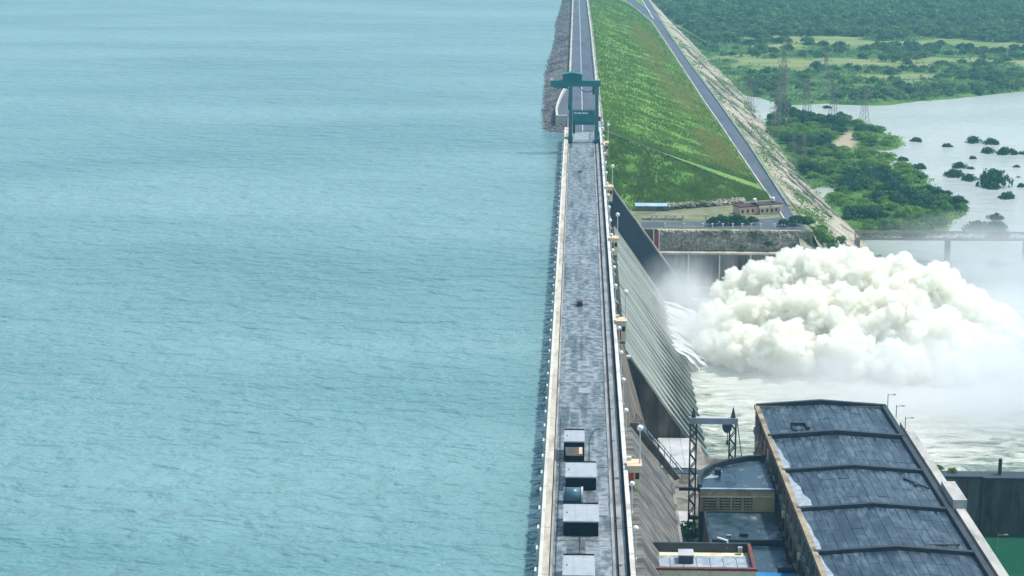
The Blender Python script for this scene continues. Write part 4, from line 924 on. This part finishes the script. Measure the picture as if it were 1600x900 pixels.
# ================================================================== VEGETATION
def crown_mesh(name, seed, rad, hgt, nclump, nleaf, leaf, m, base=.22, spread=.75):
    g_ = np.random.default_rng(seed); C = []; 
    for k in range(nclump):
        d = g_.normal(size=3); d /= np.linalg.norm(d); d[2] = abs(d[2])*1.05-.12
        q = d*np.array([rad, rad, hgt*.5])*g_.uniform(.45, spread); C.append((q, g_.uniform(.28, .5)*rad))
    V = []
    for q, r_ in C:
        n_ = nleaf//nclump; d = g_.normal(size=(n_, 3)); d /= np.linalg.norm(d, axis=1)[:, None]; d[:, 2] = np.abs(d[:, 2])*.9-.3*g_.random(n_)
        P_ = q+d*r_*g_.uniform(.7, 1.08, (n_, 1))*np.array([1, 1, .8])
        nrm = d+g_.normal(size=(n_, 3))*.36; nrm /= np.linalg.norm(nrm, axis=1)[:, None]
        a = np.cross(nrm, g_.normal(size=(n_, 3))); a /= np.linalg.norm(a, axis=1)[:, None]; b = np.cross(nrm, a)
        s_ = leaf*g_.uniform(.6, 1.4, (n_, 1))
        V.append(np.stack([P_-a*s_*.5, P_-b*s_*.32+nrm*s_*.08, P_+a*s_*.5, P_+b*s_*.32-nrm*s_*.05], 1))
    V = np.concatenate(V); V[..., 2] += hgt*base; V[..., 2] = np.where(V[..., 2] < .05*hgt, .05*hgt+np.abs(V[..., 2]-.05*hgt)*.35, V[..., 2])
    n_ = len(V); F = np.arange(n_*4).reshape(n_, 4)
    return V.reshape(-1, 3), F
def trunk_mesh(seed, rad, hgt):
    g_ = np.random.default_rng(seed); mb = MB(); mb.tube([(0,0,-.6),(.05*rad,0,hgt*.2),(.1*rad,.05*rad,hgt*.45)], [.06*rad,.045*rad,.02*rad], 6)
    for k in range(4):
        a = 2*math.pi*k/4+g_.uniform(0, 1); mb.tube([(.05*rad,0,hgt*.22+.05*k*hgt),(math.cos(a)*rad*.35,math.sin(a)*rad*.35,hgt*.5),(math.cos(a)*rad*.5,math.sin(a)*rad*.5,hgt*.5)], [.035*rad,.025*rad,.01*rad], 5)
    return mb.mesh('trunk', M['bark'])
def proto(seed, rad, hgt, nc, nl, leaf, mname):
    V, F = crown_mesh('crown', seed, rad, hgt, nc, nl, leaf, None, .06 if mname == 'leaf_dark' and hgt < 4 else .22); return npmesh('crown', V, F, M[mname]), trunk_mesh(seed, rad, hgt), rad, (V, F)
TREE = {'mid': [proto(11+i, 3.0, 5.0, 16, 1100, .55, 'leaf') for i in range(4)],
        'dark': [proto(31+i, 3.1, 5.6, 15, 1200, .55, 'leaf_dark') for i in range(3)],
        'light': [proto(51+i, 2.8, 3.6, 14, 1000, .5, 'leaf_light') for i in range(3)],
        'bush': [proto(71+i, 3.0, 2.7, 12, 1000, .48, 'leaf_dark') for i in range(4)],
        'far': [proto(91+i, 4.2, 6.4, 15, 560, 1.15, 'leaf_far') for i in range(5)]}
def plant(kind, x, y, z, s, label, name='tree', cat='tree', group=None, sz=None, noshow=False):
    c_, t_, r_, _ = random.choice(TREE[kind])
    o = thing(name, label, cat, (x, y, z), random.uniform(0, 6.28), group); o.scale = (s, s, sz or s)
    link('trunk', t_, o); link('crown', c_, o); return o
# peninsula: trees and bushes one by one
PX = rng.uniform(57, 101, 9000); PY = rng.uniform(440, 682, 9000); ins = sdist(PX, PY, PEN) > .6
pts = []; 
for x, y in zip(PX[ins], PY[ins]):
    if sdist(np.array([x]), np.array([y]), SANDP)[0] > -1.2: continue
    if x < bT(np.array([y]))[0]-1: continue
    nz_ = float(fbm(np.array([x/14]), np.array([y/14]), 77)[0])
    md = 2.7+1.1*(nz_ > .1)
    if all((x-a)**2+((y-b)*.8)**2 > md*md for a, b, *_ in pts): pts.append((x, y, nz_))
    if len(pts) >= 165: break
def pzone(x, y):
    sdd = float(sdist(np.array([x]), np.array([y]), SANDP)[0]); edge = float(sdist(np.array([x]), np.array([y]), PEN)[0])
    if sdd > -6: return 'beside the bare sand patch on the peninsula'
    if y > 630: return 'at the far end of the peninsula, behind the pylons'
    if x < bT(np.array([y]))[0]+5 and y > 512: return 'along the foot of the pale revetment'
    if y < 470: return 'at the near tip of the peninsula by the truss bridge'
    if y < 515: return 'beside the inlet at the near half of the peninsula' if x < 84 else 'on the river edge of the near peninsula'
    if edge < 5: return 'on the river edge of the far peninsula'
    return 'in the thick middle of the peninsula'
for x, y, nz_ in pts:
    zn = pzone(x, y)
    if nz_ > .07: plant('light', x, y, ground_z(x, y)-.2, random.uniform(.8, 1.15), 'light green shrub '+zn, 'shrub', 'shrub', 'light green shrubs '+zn)
    elif nz_ < -.22 or (y < 510 and random.random() < .4): plant('dark', x, y, ground_z(x, y)-.2, random.uniform(.8, 1.25), 'dark green tree '+zn, 'tree', 'tree', 'dark trees '+zn)
    else: plant('mid', x, y, ground_z(x, y)-.2, random.uniform(.7, 1.1), 'mid-green tree '+zn, 'tree', 'tree', 'mid-green trees '+zn)
# half-drowned bushes in the river, each its own label
ISL = [(105.4,598.8,4.2,'round bush alone in open water, farthest of the drowned bushes, nearest the peninsula'),(112.9,588.0,3.7,'low flat bush in the middle of the open water'),(122.6,596.6,5.1,'left bush of the far pair in the water'),(127.4,594.0,5.0,'right, taller bush of the far pair in the water'),
 (122.7,575.1,4.5,'left bush of the pair in the water in front of the far pair'),(127.7,572.6,6.1,'broad dome bush in the water, right of its pair'),(133.2,573.5,3.6,'bush in the water cut by the picture edge'),(115.9,563.3,2.8,'small round bush alone between the pairs in the water'),
 (108.8,546.1,4.6,'bush in the water with a small tail bush at its right'),(111.6,544.2,2.7,'small low bush touching the right side of a larger one in water'),(125.1,547.9,2.5,'small bush near the right picture edge, alone in water'),(104.1,530.0,5.6,'left wide bush touching another, left of the biggest drowned bush'),
 (107.0,523.5,4.6,'low bush between the biggest drowned bush and its wide neighbour'),(111.5,513.0,9.0,'biggest drowned bush in the river with a ragged top'),(121.8,529.5,1.9,'tiny bush tuft in water near the right edge'),(119.1,513.3,3.1,'thin grey-green bush in water right of the biggest one'),
 (110.9,494.9,4.6,'hazy bush in water in front of the biggest one'),(96.9,544.5,4.6,'long low bush in the water beside the peninsula tip'),(94.4,558.9,3.6,'spindly half-bare bush in the water beside the peninsula'),(89.4,645.6,5.0,'low bush in the water in front of the pylons'),
 (87.9,681.3,3.4,'low bush in the water at the far bank'),(93.9,449.2,6.2,'dark round bush standing in the water behind the truss bridge'),(101.9,465.3,4.0,'mist-veiled tree in the water beyond the truss bridge'),(97.4,440.6,6.2,'mist-veiled bush at the end of the truss bridge'),(90.3,408.8,4.4,'mist-veiled bush in front of the truss bridge'),(99.5,452,5.5,'faint tall bush in the mist right of the bridge bush')]
for x, y, wd, lab in ISL:
    s = wd/5.4; plant('bush', x, y, ZW-.45, s, lab, 'bush', 'bush', 'half-drowned bushes in the river', sz=s*(1.7 if wd > 8 else 1.45))
# terrace and bank shrubs
for x, y, z, s, k, lab in ((27.6,384.5,-12.1,.55,'dark','dark shrub on the terrace, leftmost of the hedge row'),(29.6,385.5,-12.1,.6,'dark','dark shrub in the terrace hedge, second from the yard'),(31.6,386.0,-12.1,.62,'dark','dark shrub in the terrace hedge, below the shed wing'),(33.4,386.8,-12.1,.58,'dark','dark shrub in the terrace hedge, before the pink house wing'),(35.4,386.4,-12.1,.5,'dark','dark shrub in the terrace hedge, before the pink house corner'),
                           (41.6,384.2,-12.1,.45,'dark','dark shrub right of the yard at the terrace front'),(44.2,385.5,-12.1,.6,'dark','dark shrub at the right end of the terrace front'),(46.8,388.0,-12.6,.62,'mid','green shrub at the corner of the terrace and bank'),(48.4,383.2,-14.5,.6,'mid','green shrub on the bank just above the plume'),(50.5,387.5,-15.5,.6,'light','light green shrub on the bank behind the plume'),
                           (53,384,-17.5,.5,'mid','green shrub low on the bank behind the plume'),(38.2,379.0,-15.2,.35,'dark','small dark shrub growing out of the rubble wall'),(55,395,-17.5,.45,'mid','small shrub on the lower pitching near the bridge end'),(33.0,378.8,-16.0,.3,'mid','small green shrub at the foot of the rubble wall'),(48.5,396,-13.5,.45,'light','light shrub at the top of the pitching behind the yard'),
                           (13.6,221.2,-20.2,.62,'dark','dark tangled shrub growing on the toe deck by the lattice crane leg')):
    plant(k, x, y, z, s, lab, 'shrub', 'shrub', 'shrubs on the terrace and bank')
k = 0
while k < 18:
    x = rng.uniform(46.5, 61); y = rng.uniform(381, 402); xb = bT(np.array([y]))[0]-14*max(0, (437.5-y)/59-.55)/.45; v = (x-46.4)/(xb-46.4)
    if not 0 < v < .95: continue
    plant(['dark', 'mid', 'light'][k % 3], x, y, -12.1-13.9*v, rng.uniform(.28, .6), ['dark green', 'mid-green', 'light green'][k % 3]+' shrub on the stony bank between terrace and plume', 'shrub', 'shrub', ['dark', 'mid-green', 'light'][k % 3]+' shrubs on the stony bank'); k += 1
plant('mid', 47.0, 240.2, -17.4, .3, 'small shrub growing on the quay wall beside the powerhouse parapet', 'shrub', 'shrub')
plant('light', 48.9, 240.3, -17.4, .26, 'small thin shrub on the quay wall top nearer the post', 'shrub', 'shrub')
# far plain: near trees one by one, the mass behind as one
cand = []
FX = rng.uniform(46, 420, 26000); FY = rng.uniform(700, 1330, 26000)
fs = sdist(FX, FY, FARL); ff = fieldmask(FX, FY); fn_ = fbm(FX/38, FY/30, 41); cell = {}
for x, y, s_, f_, q in zip(FX, FY, fs, ff, fn_):
    if s_ < 2 or x < np.interp(y, [700,760,833,956,1200],[64,66,62,57,48]): continue
    dens = np.clip((y-900)/130, 0, 1)*1.2+q*1.2-.30+(.12 if y < 760 else 0)+(.55 if s_ < 14 else 0)
    if f_ > .3: dens -= 1.1
    if dens < rng.uniform(-.1, .35): 
        if rng.random() > .06 or f_ > .3: continue
    big = np.clip((y-840)/200, 0, 1); s = rng.uniform(.36, .74)+.75*big*rng.uniform(.5, 1.3)
    md = 4.2*s*1.35; key = (int(x//6), int(y//6)); ok = True
    for i in (-1, 0, 1):
        for j in (-1, 0, 1):
            for (a, b, sb) in cell.get((key[0]+i, key[1]+j), ()):
                if (a-x)**2+(b-y)**2 < (md*.46+sb*2.3)**2: ok = False; break
    if ok: cell.setdefault(key, []).append((x, y, s)); cand.append((x, y, s))
cand.sort(key=lambda c: -c[2]/c[1] if c[0] < c[1]*.228 and c[1] < 1120 else 1)
IND = 95
def fzone(x, y):
    if float(sdist(np.array([x]), np.array([y]), FARL)[0]) < 9: return 'at the water edge of the far bank'
    if x < 84 and y < 860: return 'on the far bank left of the pale fields'
    if float(fieldmask(np.array([x]), np.array([y+9.]))[0]) > .3: return 'standing in front of a pale field'
    if y < 800: return 'in the scrub between far bank and pale fields'
    if y < 900: return 'among the pale fields of the far plain'
    return 'in the hazy woodland '+('by the embankment foot' if x < y*.085 else 'behind the pale fields' if x < y*.16 else 'towards the right picture edge')
for x, y, s in cand[:IND]:
    zn = fzone(x, y); plant('far', x, y, ground_z(x, y)-.3, s, 'blue-green tree '+zn, 'tree', 'tree', 'trees '+zn)
def joined(name, lst, m, mul=1):
    VV = []; FF = []; off = 0
    for x, y, s in lst:
        _, _, _, (V, F) = random.choice(TREE['far']); a = random.uniform(0, 6.28); c_, s_ = math.cos(a), math.sin(a)
        if s < .62 or y > 1050: F = F[::2]
        V2 = V*s*mul; idx = F.ravel(); Q = V2[idx]
        Q = np.stack([Q[:, 0]*c_-Q[:, 1]*s_+x, Q[:, 0]*s_+Q[:, 1]*c_+y, Q[:, 2]+ground_z(x, y)-.3+max(0, (y-1150)/2700*6)], -1)
        VV.append(Q); FF.append(np.arange(len(Q)).reshape(-1, 4)+off); off += len(Q)
    o = link(name, npmesh(name, np.concatenate(VV), np.concatenate(FF), m)); o['kind'] = 'stuff'; return o
o = joined('far_woodland', cand[IND:], M['leaf_far']); o['label'] = 'hazy blue-green woodland covering the plain beyond the river'; o['category'] = 'woodland'
# low scrub between: ground cover
sx = rng.uniform(48, 300, 16000); sy = rng.uniform(692, 1150, 16000); k_ = (sdist(sx, sy, FARL) > .5) & (fieldmask(sx, sy) < .5) & (sx > np.interp(sy, [700,833,956,1200],[64,62,57,48])-6)
def leafpatch(name, X, Y, Z, size, m, nper=5, spread=1.0, up=.5):
    n_ = len(X); P_ = np.repeat(np.stack([X, Y, Z], -1), nper, 0)+rng.normal(size=(n_*nper, 3))*np.array([spread, spread, 0]); P_[:, 2] += np.abs(rng.normal(size=n_*nper))*up
    nrm = rng.normal(size=(n_*nper, 3))*.6+np.array([0, 0, .8]); nrm /= np.linalg.norm(nrm, axis=1)[:, None]
    a = np.cross(nrm, rng.normal(size=(n_*nper, 3))); a /= np.linalg.norm(a, axis=1)[:, None]; b = np.cross(nrm, a); s_ = size*rng.uniform(.6, 1.4, (n_*nper, 1))
    V = np.stack([P_-a*s_*.5, P_-b*s_*.32, P_+a*s_*.5, P_+b*s_*.32], 1).reshape(-1, 3)
    o = link(name, npmesh(name, V, np.arange(len(V)).reshape(-1, 4), m)); o['kind'] = 'stuff'; return o
leafpatch('ground_scrub', sx[k_][:9000], sy[k_][:9000], np.full(k_.sum(), ZW+.7)[:9000], 1.1, M['leaf_far'], 6, 1.1, .7)
sx = rng.uniform(57, 101, 9000); sy = rng.uniform(440, 682, 9000); k_ = (sdist(sx, sy, PEN) > -.6) & (sdist(sx, sy, SANDP) < -.5) & (sx > bT(sy)-2)
leafpatch('peninsula_undergrowth', sx[k_], sy[k_], np.full(k_.sum(), ZW+.2), .6, M['leaf_light'], 7, .7, .5)
# grass tufts on the slopes
def slope_pts(n_, y0, y1, fa, fb, za, zb):
    y = y0+(y1-y0)*rng.random(n_)**1.6; t_ = rng.random(n_); xa = fa(y); xb = fb(y); return xa+(xb-xa)*t_, y, za+(zb-za)*t_
def tufts(name, X, Y, Z, h, m):
    n_ = len(X); a = rng.uniform(0, 6.28, n_); c_, s_ = np.cos(a)*h*.45, np.sin(a)*h*.45; hh = h*rng.uniform(.5, 1.2, n_); lx, ly = rng.normal(size=n_)*h*.3, rng.normal(size=n_)*h*.3
    V = np.stack([np.stack([X-c_, Y-s_, Z-.1], -1), np.stack([X+c_, Y+s_, Z-.1], -1), np.stack([X+lx, Y+ly, Z+hh], -1)], 1).reshape(-1, 3)
    o = link(name, npmesh(name, V, np.arange(len(V)).reshape(-1, 3), m)); o['kind'] = 'stuff'; return o
X, Y, Z = slope_pts(70000, 437, 1000, cR, lambda y: bL(y)-.6, -.2, ZB)
q = fbm(X/3.2, Y/5, 55)+.5*rng.normal(size=len(X)); k_ = q > -.45
tufts('slope_grass', X[k_], Y[k_], Z[k_], .5, M['tuft'])
M['dry'] = translucent(mat('dry_grass', (.36,.37,.09), (.50,.46,.15), .3, (1,1,1), (.8,1), 0, spec=.1))
y = 445+rng.random(60000)**1.3*400; t_ = .88+.10*rng.normal(size=60000)-.18*np.clip((y-480)/300, 0, 1); k_ = (t_ > .2) & (t_ < .97) & (fbm(y/26, t_*5, 91)+.25*rng.normal(size=60000) > .0)
xa = cR(y); xb = bL(y)-.6
tufts('dry_grass', (xa+(xb-xa)*t_)[k_], y[k_], (-.2+(ZB+.2)*t_)[k_], .5, M['dry'])
u = rng.random(30000); v = rng.random(30000)
tx = 5.3+(42-5.3)*u; ty = (437-13*u)*(1-v)+(399+17*u)*v; tz = (-.25-11.8*u)*(1-v)-12.1*v
q = fbm(tx/2.5, ty/2.5, 56)+.3*rng.normal(size=30000); k_ = q > -.2
tufts('end_slope_grass', tx[k_], ty[k_], tz[k_]+.05, .5, M['tuft'])
# rocks of the upstream face, the revetment and the foot of the end slope
y = 440+rng.random(6000)**1.5*500; t_ = rng.random(6000)
xa = shoreX(y); xb = cL(y)-.1
k_ = (y > 457)
rocks('riprap', np.stack([xa+(xb-xa)*t_, y, ZR-.6+2.4*t_], -1)[k_], rng.uniform(.2, .55, k_.sum()), M['rip'])
a = rng.uniform(math.pi, 1.5*math.pi, 500); r_ = np.sqrt(rng.random(500))
rocks('riprap', np.stack([-2.7+np.cos(a)*6.7*r_, 458+np.sin(a)*10.5*r_, -.2-2.6*r_], -1), rng.uniform(.2, .55, 500), M['rip'])
y = 400+rng.random(5200)**1.3*420; t_ = rng.random(5200); xa = bR(y)+.9; xb = bT(y)
rocks('pitching_stones', np.stack([xa+(xb-xa)*t_, y, ZB-.05+(ZW-1-ZB)*t_], -1), rng.uniform(.15, .4, 5200), M['stone'], None, .5)
u = rng.random(900); rocks('toe_rubble', np.stack([19+17*u, 404.5+8*u+rng.uniform(-2.5, 1.5, 900), -11.9+rng.random(900)*.7], -1), rng.uniform(.15, .35, 900), M['stone2'])
# scrub on the pitching
y = 400+rng.random(2600)**1.3*420; t_ = rng.random(2600); q = fbm(y/16, t_*4, 66); k_ = q > .1; xa = bR(y)+.9; xb = bT(y)
leafpatch('bank_scrub', (xa+(xb-xa)*t_)[k_], y[k_], (ZB-.05+(ZW-1-ZB)*t_)[k_], .55, M['leaf'], 7, .6, .4)

# ================================================================== BIRDS
bme = MB().sphere((0,0,0), .14, 8, 6, (1,2.2,.9)).add([(0,.1,.02),(.35,.16,.13),(.62,-.02,.1),(.3,-.1,.1),(0,-.15,.02),(0,.1,-.01),(.35,.16,.1),(.62,-.02,.08),(.3,-.1,.07),(0,-.15,-.01)], [(0,1,3,4),(1,2,3),(5,9,8,6),(6,8,7)]).add([(0,.1,.02),(-.35,.16,.13),(-.62,-.02,.1),(-.3,-.1,.1),(0,-.15,.02)], [(0,4,3,1),(1,3,2)]).add([(-.08,-.28,0),(.08,-.28,0),(.13,-.52,.02),(-.13,-.52,.02)], [(0,1,2,3)]).mesh('bird', M['bird'], fixn=False)
for i, (x, y, z, lab) in enumerate(((24.1,300,12.0,'dark bird gliding over the dark end slope, lower left of the pair'),(21.6,300,9.4,'dark bird gliding over the end slope just above the rubble strip'),(39.4,300,17.3,'dark bird over the light shrubs of the peninsula'),(33.7,300,16.2,'dark bird over the trees next to the pale revetment'),(41.7,300,14.0,'dark bird over the middle of the peninsula trees'),
                                 (38.2,300,12.7,'dark bird over the peninsula trees near the inlet'),(44.4,300,12.1,'dark bird over the trees by the peninsula shore'),(33.8,300,25.8,'reddish dark bird over the far bank trees'),(47.6,300,23.9,'dark bird over the far water edge'))):
    o = link('bird', bme, None, (x, y, z), (R(random.uniform(-15,15)), R(random.uniform(-25,25)), random.uniform(0,6.28)), (.8,.8,.8)); tag(o, lab, 'bird', 'birds in flight')

# ================================================================== SPRAY
def icos(sub):
    b_ = bmesh.new(); bmesh.ops.create_icosphere(b_, subdivisions=sub, radius=1); V = np.array([v.co[:] for v in b_.verts]); F = np.array([[v.index for v in f.verts] for f in b_.faces]); b_.free(); return V, F
I3, I2, I1 = icos(4), icos(3), icos(2)
BIG = [(29,338,-16,4.0),(34.5,337,-14.5,4.6),(41,336,-13,5.6),(47,335,-12.8,5.8),(54,333,-14,5.6),(61,331,-14.6,5.4),(67,329,-17,5.2),(72,328,-20,4.6),
       (31,328,-19,5),(39,326,-17.5,6),(47,324,-18,6.2),(55,322,-18.5,6),(63,320,-20.5,5),(70,319,-22.5,4),(28,320,-22,3.8),(35,317,-21,4.8),(45,315,-22,4.6),(54,313,-23,4.4),(63,312,-24,3.6),(24.5,332,-20,3.4),(23.5,325,-22.4,2.8)]
VV = []; FF = []; off = 0
def addsph(I, c, r):
    global off
    V = I[0]*np.array([r*random.uniform(.9,1.12), r*random.uniform(.9,1.12), r*random.uniform(.88,1.08)])+np.array(c); VV.append(V); FF.append(I[1]+off); off += len(V)
for (x, y, z, r_) in BIG:
    addsph(I3, (x, y, z), r_*.9)
    for k in range(52):
        d = rng.normal(size=3); d[2] = abs(d[2])*.95-.25; d /= np.linalg.norm(d); r1 = r_*rng.uniform(.13, .33); c1 = np.array((x, y, z))+d*r_*rng.uniform(.78, 1.06)
        addsph(I2, c1, r1)
        for q in range(8):
            e_ = rng.normal(size=3)+d*.9; e_ /= np.linalg.norm(e_); r2 = r1*rng.uniform(.22, .5); addsph(I1, c1+e_*r1*rng.uniform(.9, 1.15), r2)
me = npmesh('spray_raw', np.concatenate(VV), np.concatenate(FF)); tmp = link('spray_raw', me)
md = tmp.modifiers.new('r', 'REMESH'); md.mode = 'VOXEL'; md.voxel_size = .22; md.use_smooth_shade = True
bpy.context.view_layer.update(); dg = bpy.context.evaluated_depsgraph_get()
sme_ = bpy.data.meshes.new_from_object(tmp.evaluated_get(dg)); bpy.data.objects.remove(tmp)
co = np.empty(len(sme_.vertices)*3, np.float32); sme_.vertices.foreach_get('co', co); co = co.reshape(-1, 3)
nn = np.empty(len(sme_.vertices)*3, np.float32); sme_.vertices.foreach_get('normal', nn); nn = nn.reshape(-1, 3)
def turb(p):
    v = Vector(p)*.5; a = abs(mnoise.noise(v))*1.0; v = v*2.2; a += abs(mnoise.noise(v))*.8; v = v*2.1; return a+abs(mnoise.noise(v))*.45
dsp = np.array([turb(p) for p in co], np.float32); co += nn*((.65-dsp)*1.25)[:, None]
sme_.vertices.foreach_set('co', co.ravel()); sme_.update()
m = bpy.data.materials.new('white_spray'); m.use_nodes = True; n = m.node_tree.nodes; l = m.node_tree.links; n.remove(n['Principled BSDF'])
pv = n.new('ShaderNodeVolumePrincipled'); pv.inputs['Color'].default_value = (.9985, .9965, .968, 1); pv.inputs['Density'].default_value = 1.7; pv.inputs['Anisotropy'].default_value = 0
l.new(pv.outputs[0], n['Material Output'].inputs['Volume'])
M['spray'] = m; sme_.materials.clear(); sme_.materials.append(m); sme_.polygons.foreach_set('use_smooth', [True]*len(sme_.polygons)); sme_.name = 'spray_plume'
o = link('spray_plume', sme_); tag(o, 'billowing white plume of spray thrown up below the spillway', 'spray', kind='stuff')
# jets shooting from the sluice outlets between the ribs
M['jet'] = mat('white_jet', (.62,.70,.70), (.90,.92,.91), .8, (.25,2.2,.6), (.5,.8), .6, 2, .12, 8)
mb_V = []; mb_F = []; off = 0
for k in range(13, 22):
    for q in range(7):
        yc = SP0+.4+(k+.5)*(SP1-SP0-3)/nr+(q-3)*.42+rng.normal()*.12; nx, ny = 20, 5; L_ = rng.uniform(4, 8.5); z_ = rng.normal()*.25; w0 = rng.uniform(.2, .5); dy = rng.normal()*.8
        for i in range(nx):
            u = i/(nx-1); xx = 15.8+L_*u; zz = -21.0+z_-1.6*u-2.2*u*u; hw = w0*(1+1.6*u)*math.sin(math.pi*min(1, .12+.95*u*.9+.0))**.5
            for j in range(ny):
                v = j/(ny-1)*2-1; mb_V.append((xx, yc+dy*u*u+v*hw, zz+.5*hw*(1-v*v)+(.15+.5*u)*float(mnoise.noise(Vector((xx*.8, (yc+v*hw)*1.3, k))))))
        mb_F.append(grid_faces(nx, ny)+off); off += nx*ny
o = link('sluice_jets', npmesh('sluice_jets', mb_V, np.concatenate(mb_F), M['jet'], True)); tag(o, 'white water jets shooting sideways from the spillway sluices into the plume', 'water', kind='stuff')
# churned foam heaps on the river near the plume
hx = np.linspace(17, 95, 150); hy = np.linspace(241.2, 330, 150); HX, HY = np.meshgrid(hx, hy)
am_ = np.clip(1-np.hypot((HX-46)/50, (HY-318)/78), 0, 1)
HZ = ZW-.12+am_*(1.5*np.abs(fbm(HX/6, HY/4, 81, 5))+.25)-.25*(am_ <= 0.02)
o = link('river_foam', npmesh('river_foam', np.stack([HX, HY, HZ], -1).reshape(-1, 3), grid_faces(150, 150), M['river'], True)); tag(o, 'churned pale green foam on the river below the spillway', 'foam', kind='stuff')

# ---- mist drifting from the plume
def mist(name, c, rad, dens, label, nscale=2.2, lo=.3, hi=.75):
    V, F = icos(3); o = link(name, npmesh(name, V, F), None, c, (0, 0, 0), rad)
    m = bpy.data.materials.new(name); m.use_nodes = True; n = m.node_tree.nodes; l = m.node_tree.links; n.remove(n['Principled BSDF'])
    pv = n.new('ShaderNodeVolumePrincipled'); pv.inputs['Color'].default_value = (.97, .985, 1, 1); pv.inputs['Anisotropy'].default_value = .2
    tc = n.new('ShaderNodeTexCoord'); ln = n.new('ShaderNodeVectorMath'); ln.operation = 'LENGTH'; l.new(tc.outputs['Object'], ln.inputs[0])
    f = n.new('ShaderNodeMapRange'); f.interpolation_type = 'SMOOTHSTEP'; f.inputs['From Min'].default_value = .97; f.inputs['From Max'].default_value = .15; f.inputs['To Max'].default_value = dens; l.new(ln.outputs['Value'], f.inputs['Value'])
    t = n.new('ShaderNodeTexNoise'); t.inputs['Scale'].default_value = nscale; t.inputs['Detail'].default_value = 3; l.new(tc.outputs['Object'], t.inputs['Vector'])
    g_ = n.new('ShaderNodeMapRange'); g_.inputs['From Min'].default_value = lo; g_.inputs['From Max'].default_value = hi; l.new(t.outputs['Fac'], g_.inputs['Value'])
    mu = n.new('ShaderNodeMath'); mu.operation = 'MULTIPLY'; l.new(f.outputs[0], mu.inputs[0]); l.new(g_.outputs[0], mu.inputs[1]); l.new(mu.outputs[0], pv.inputs['Density'])
    l.new(pv.outputs[0], n['Material Output'].inputs['Volume']); o.data.materials.append(m)
    return tag(o, label, 'mist', 'drifting mist', 'stuff')
mist('spray_mist', (80, 318, -20), (34, 62, 15), .13, 'soft white mist drifting right of the plume over the river')
mist('spray_mist', (58, 297, -22), (46, 35, 11), .2, 'soft white mist lying on the water in front of the plume')
mist('spray_mist', (19, 334, -19.5), (12, 42, 12), .15, 'thin mist hanging over the foot of the chutes and the divide wall')
mist('spray_mist', (88, 394, -20), (36, 40, 9), .085, 'thin mist veiling the truss bridge')

# ---- air
hz = MB().box(-3900, 3900, -3900, 3900, -30, 64).build('haze', None); hz['kind'] = 'stuff'
m = bpy.data.materials.new('haze_air'); m.use_nodes = True; n = m.node_tree.nodes; n.remove(n['Principled BSDF']); pv = n.new('ShaderNodeVolumePrincipled')
pv.inputs['Color'].default_value = (.36, .74, 1, 1); pv.inputs['Density'].default_value = .00023; pv.inputs['Anisotropy'].default_value = .3
m.node_tree.links.new(pv.outputs[0], n['Material Output'].inputs['Volume']); hz.data.materials.append(m)
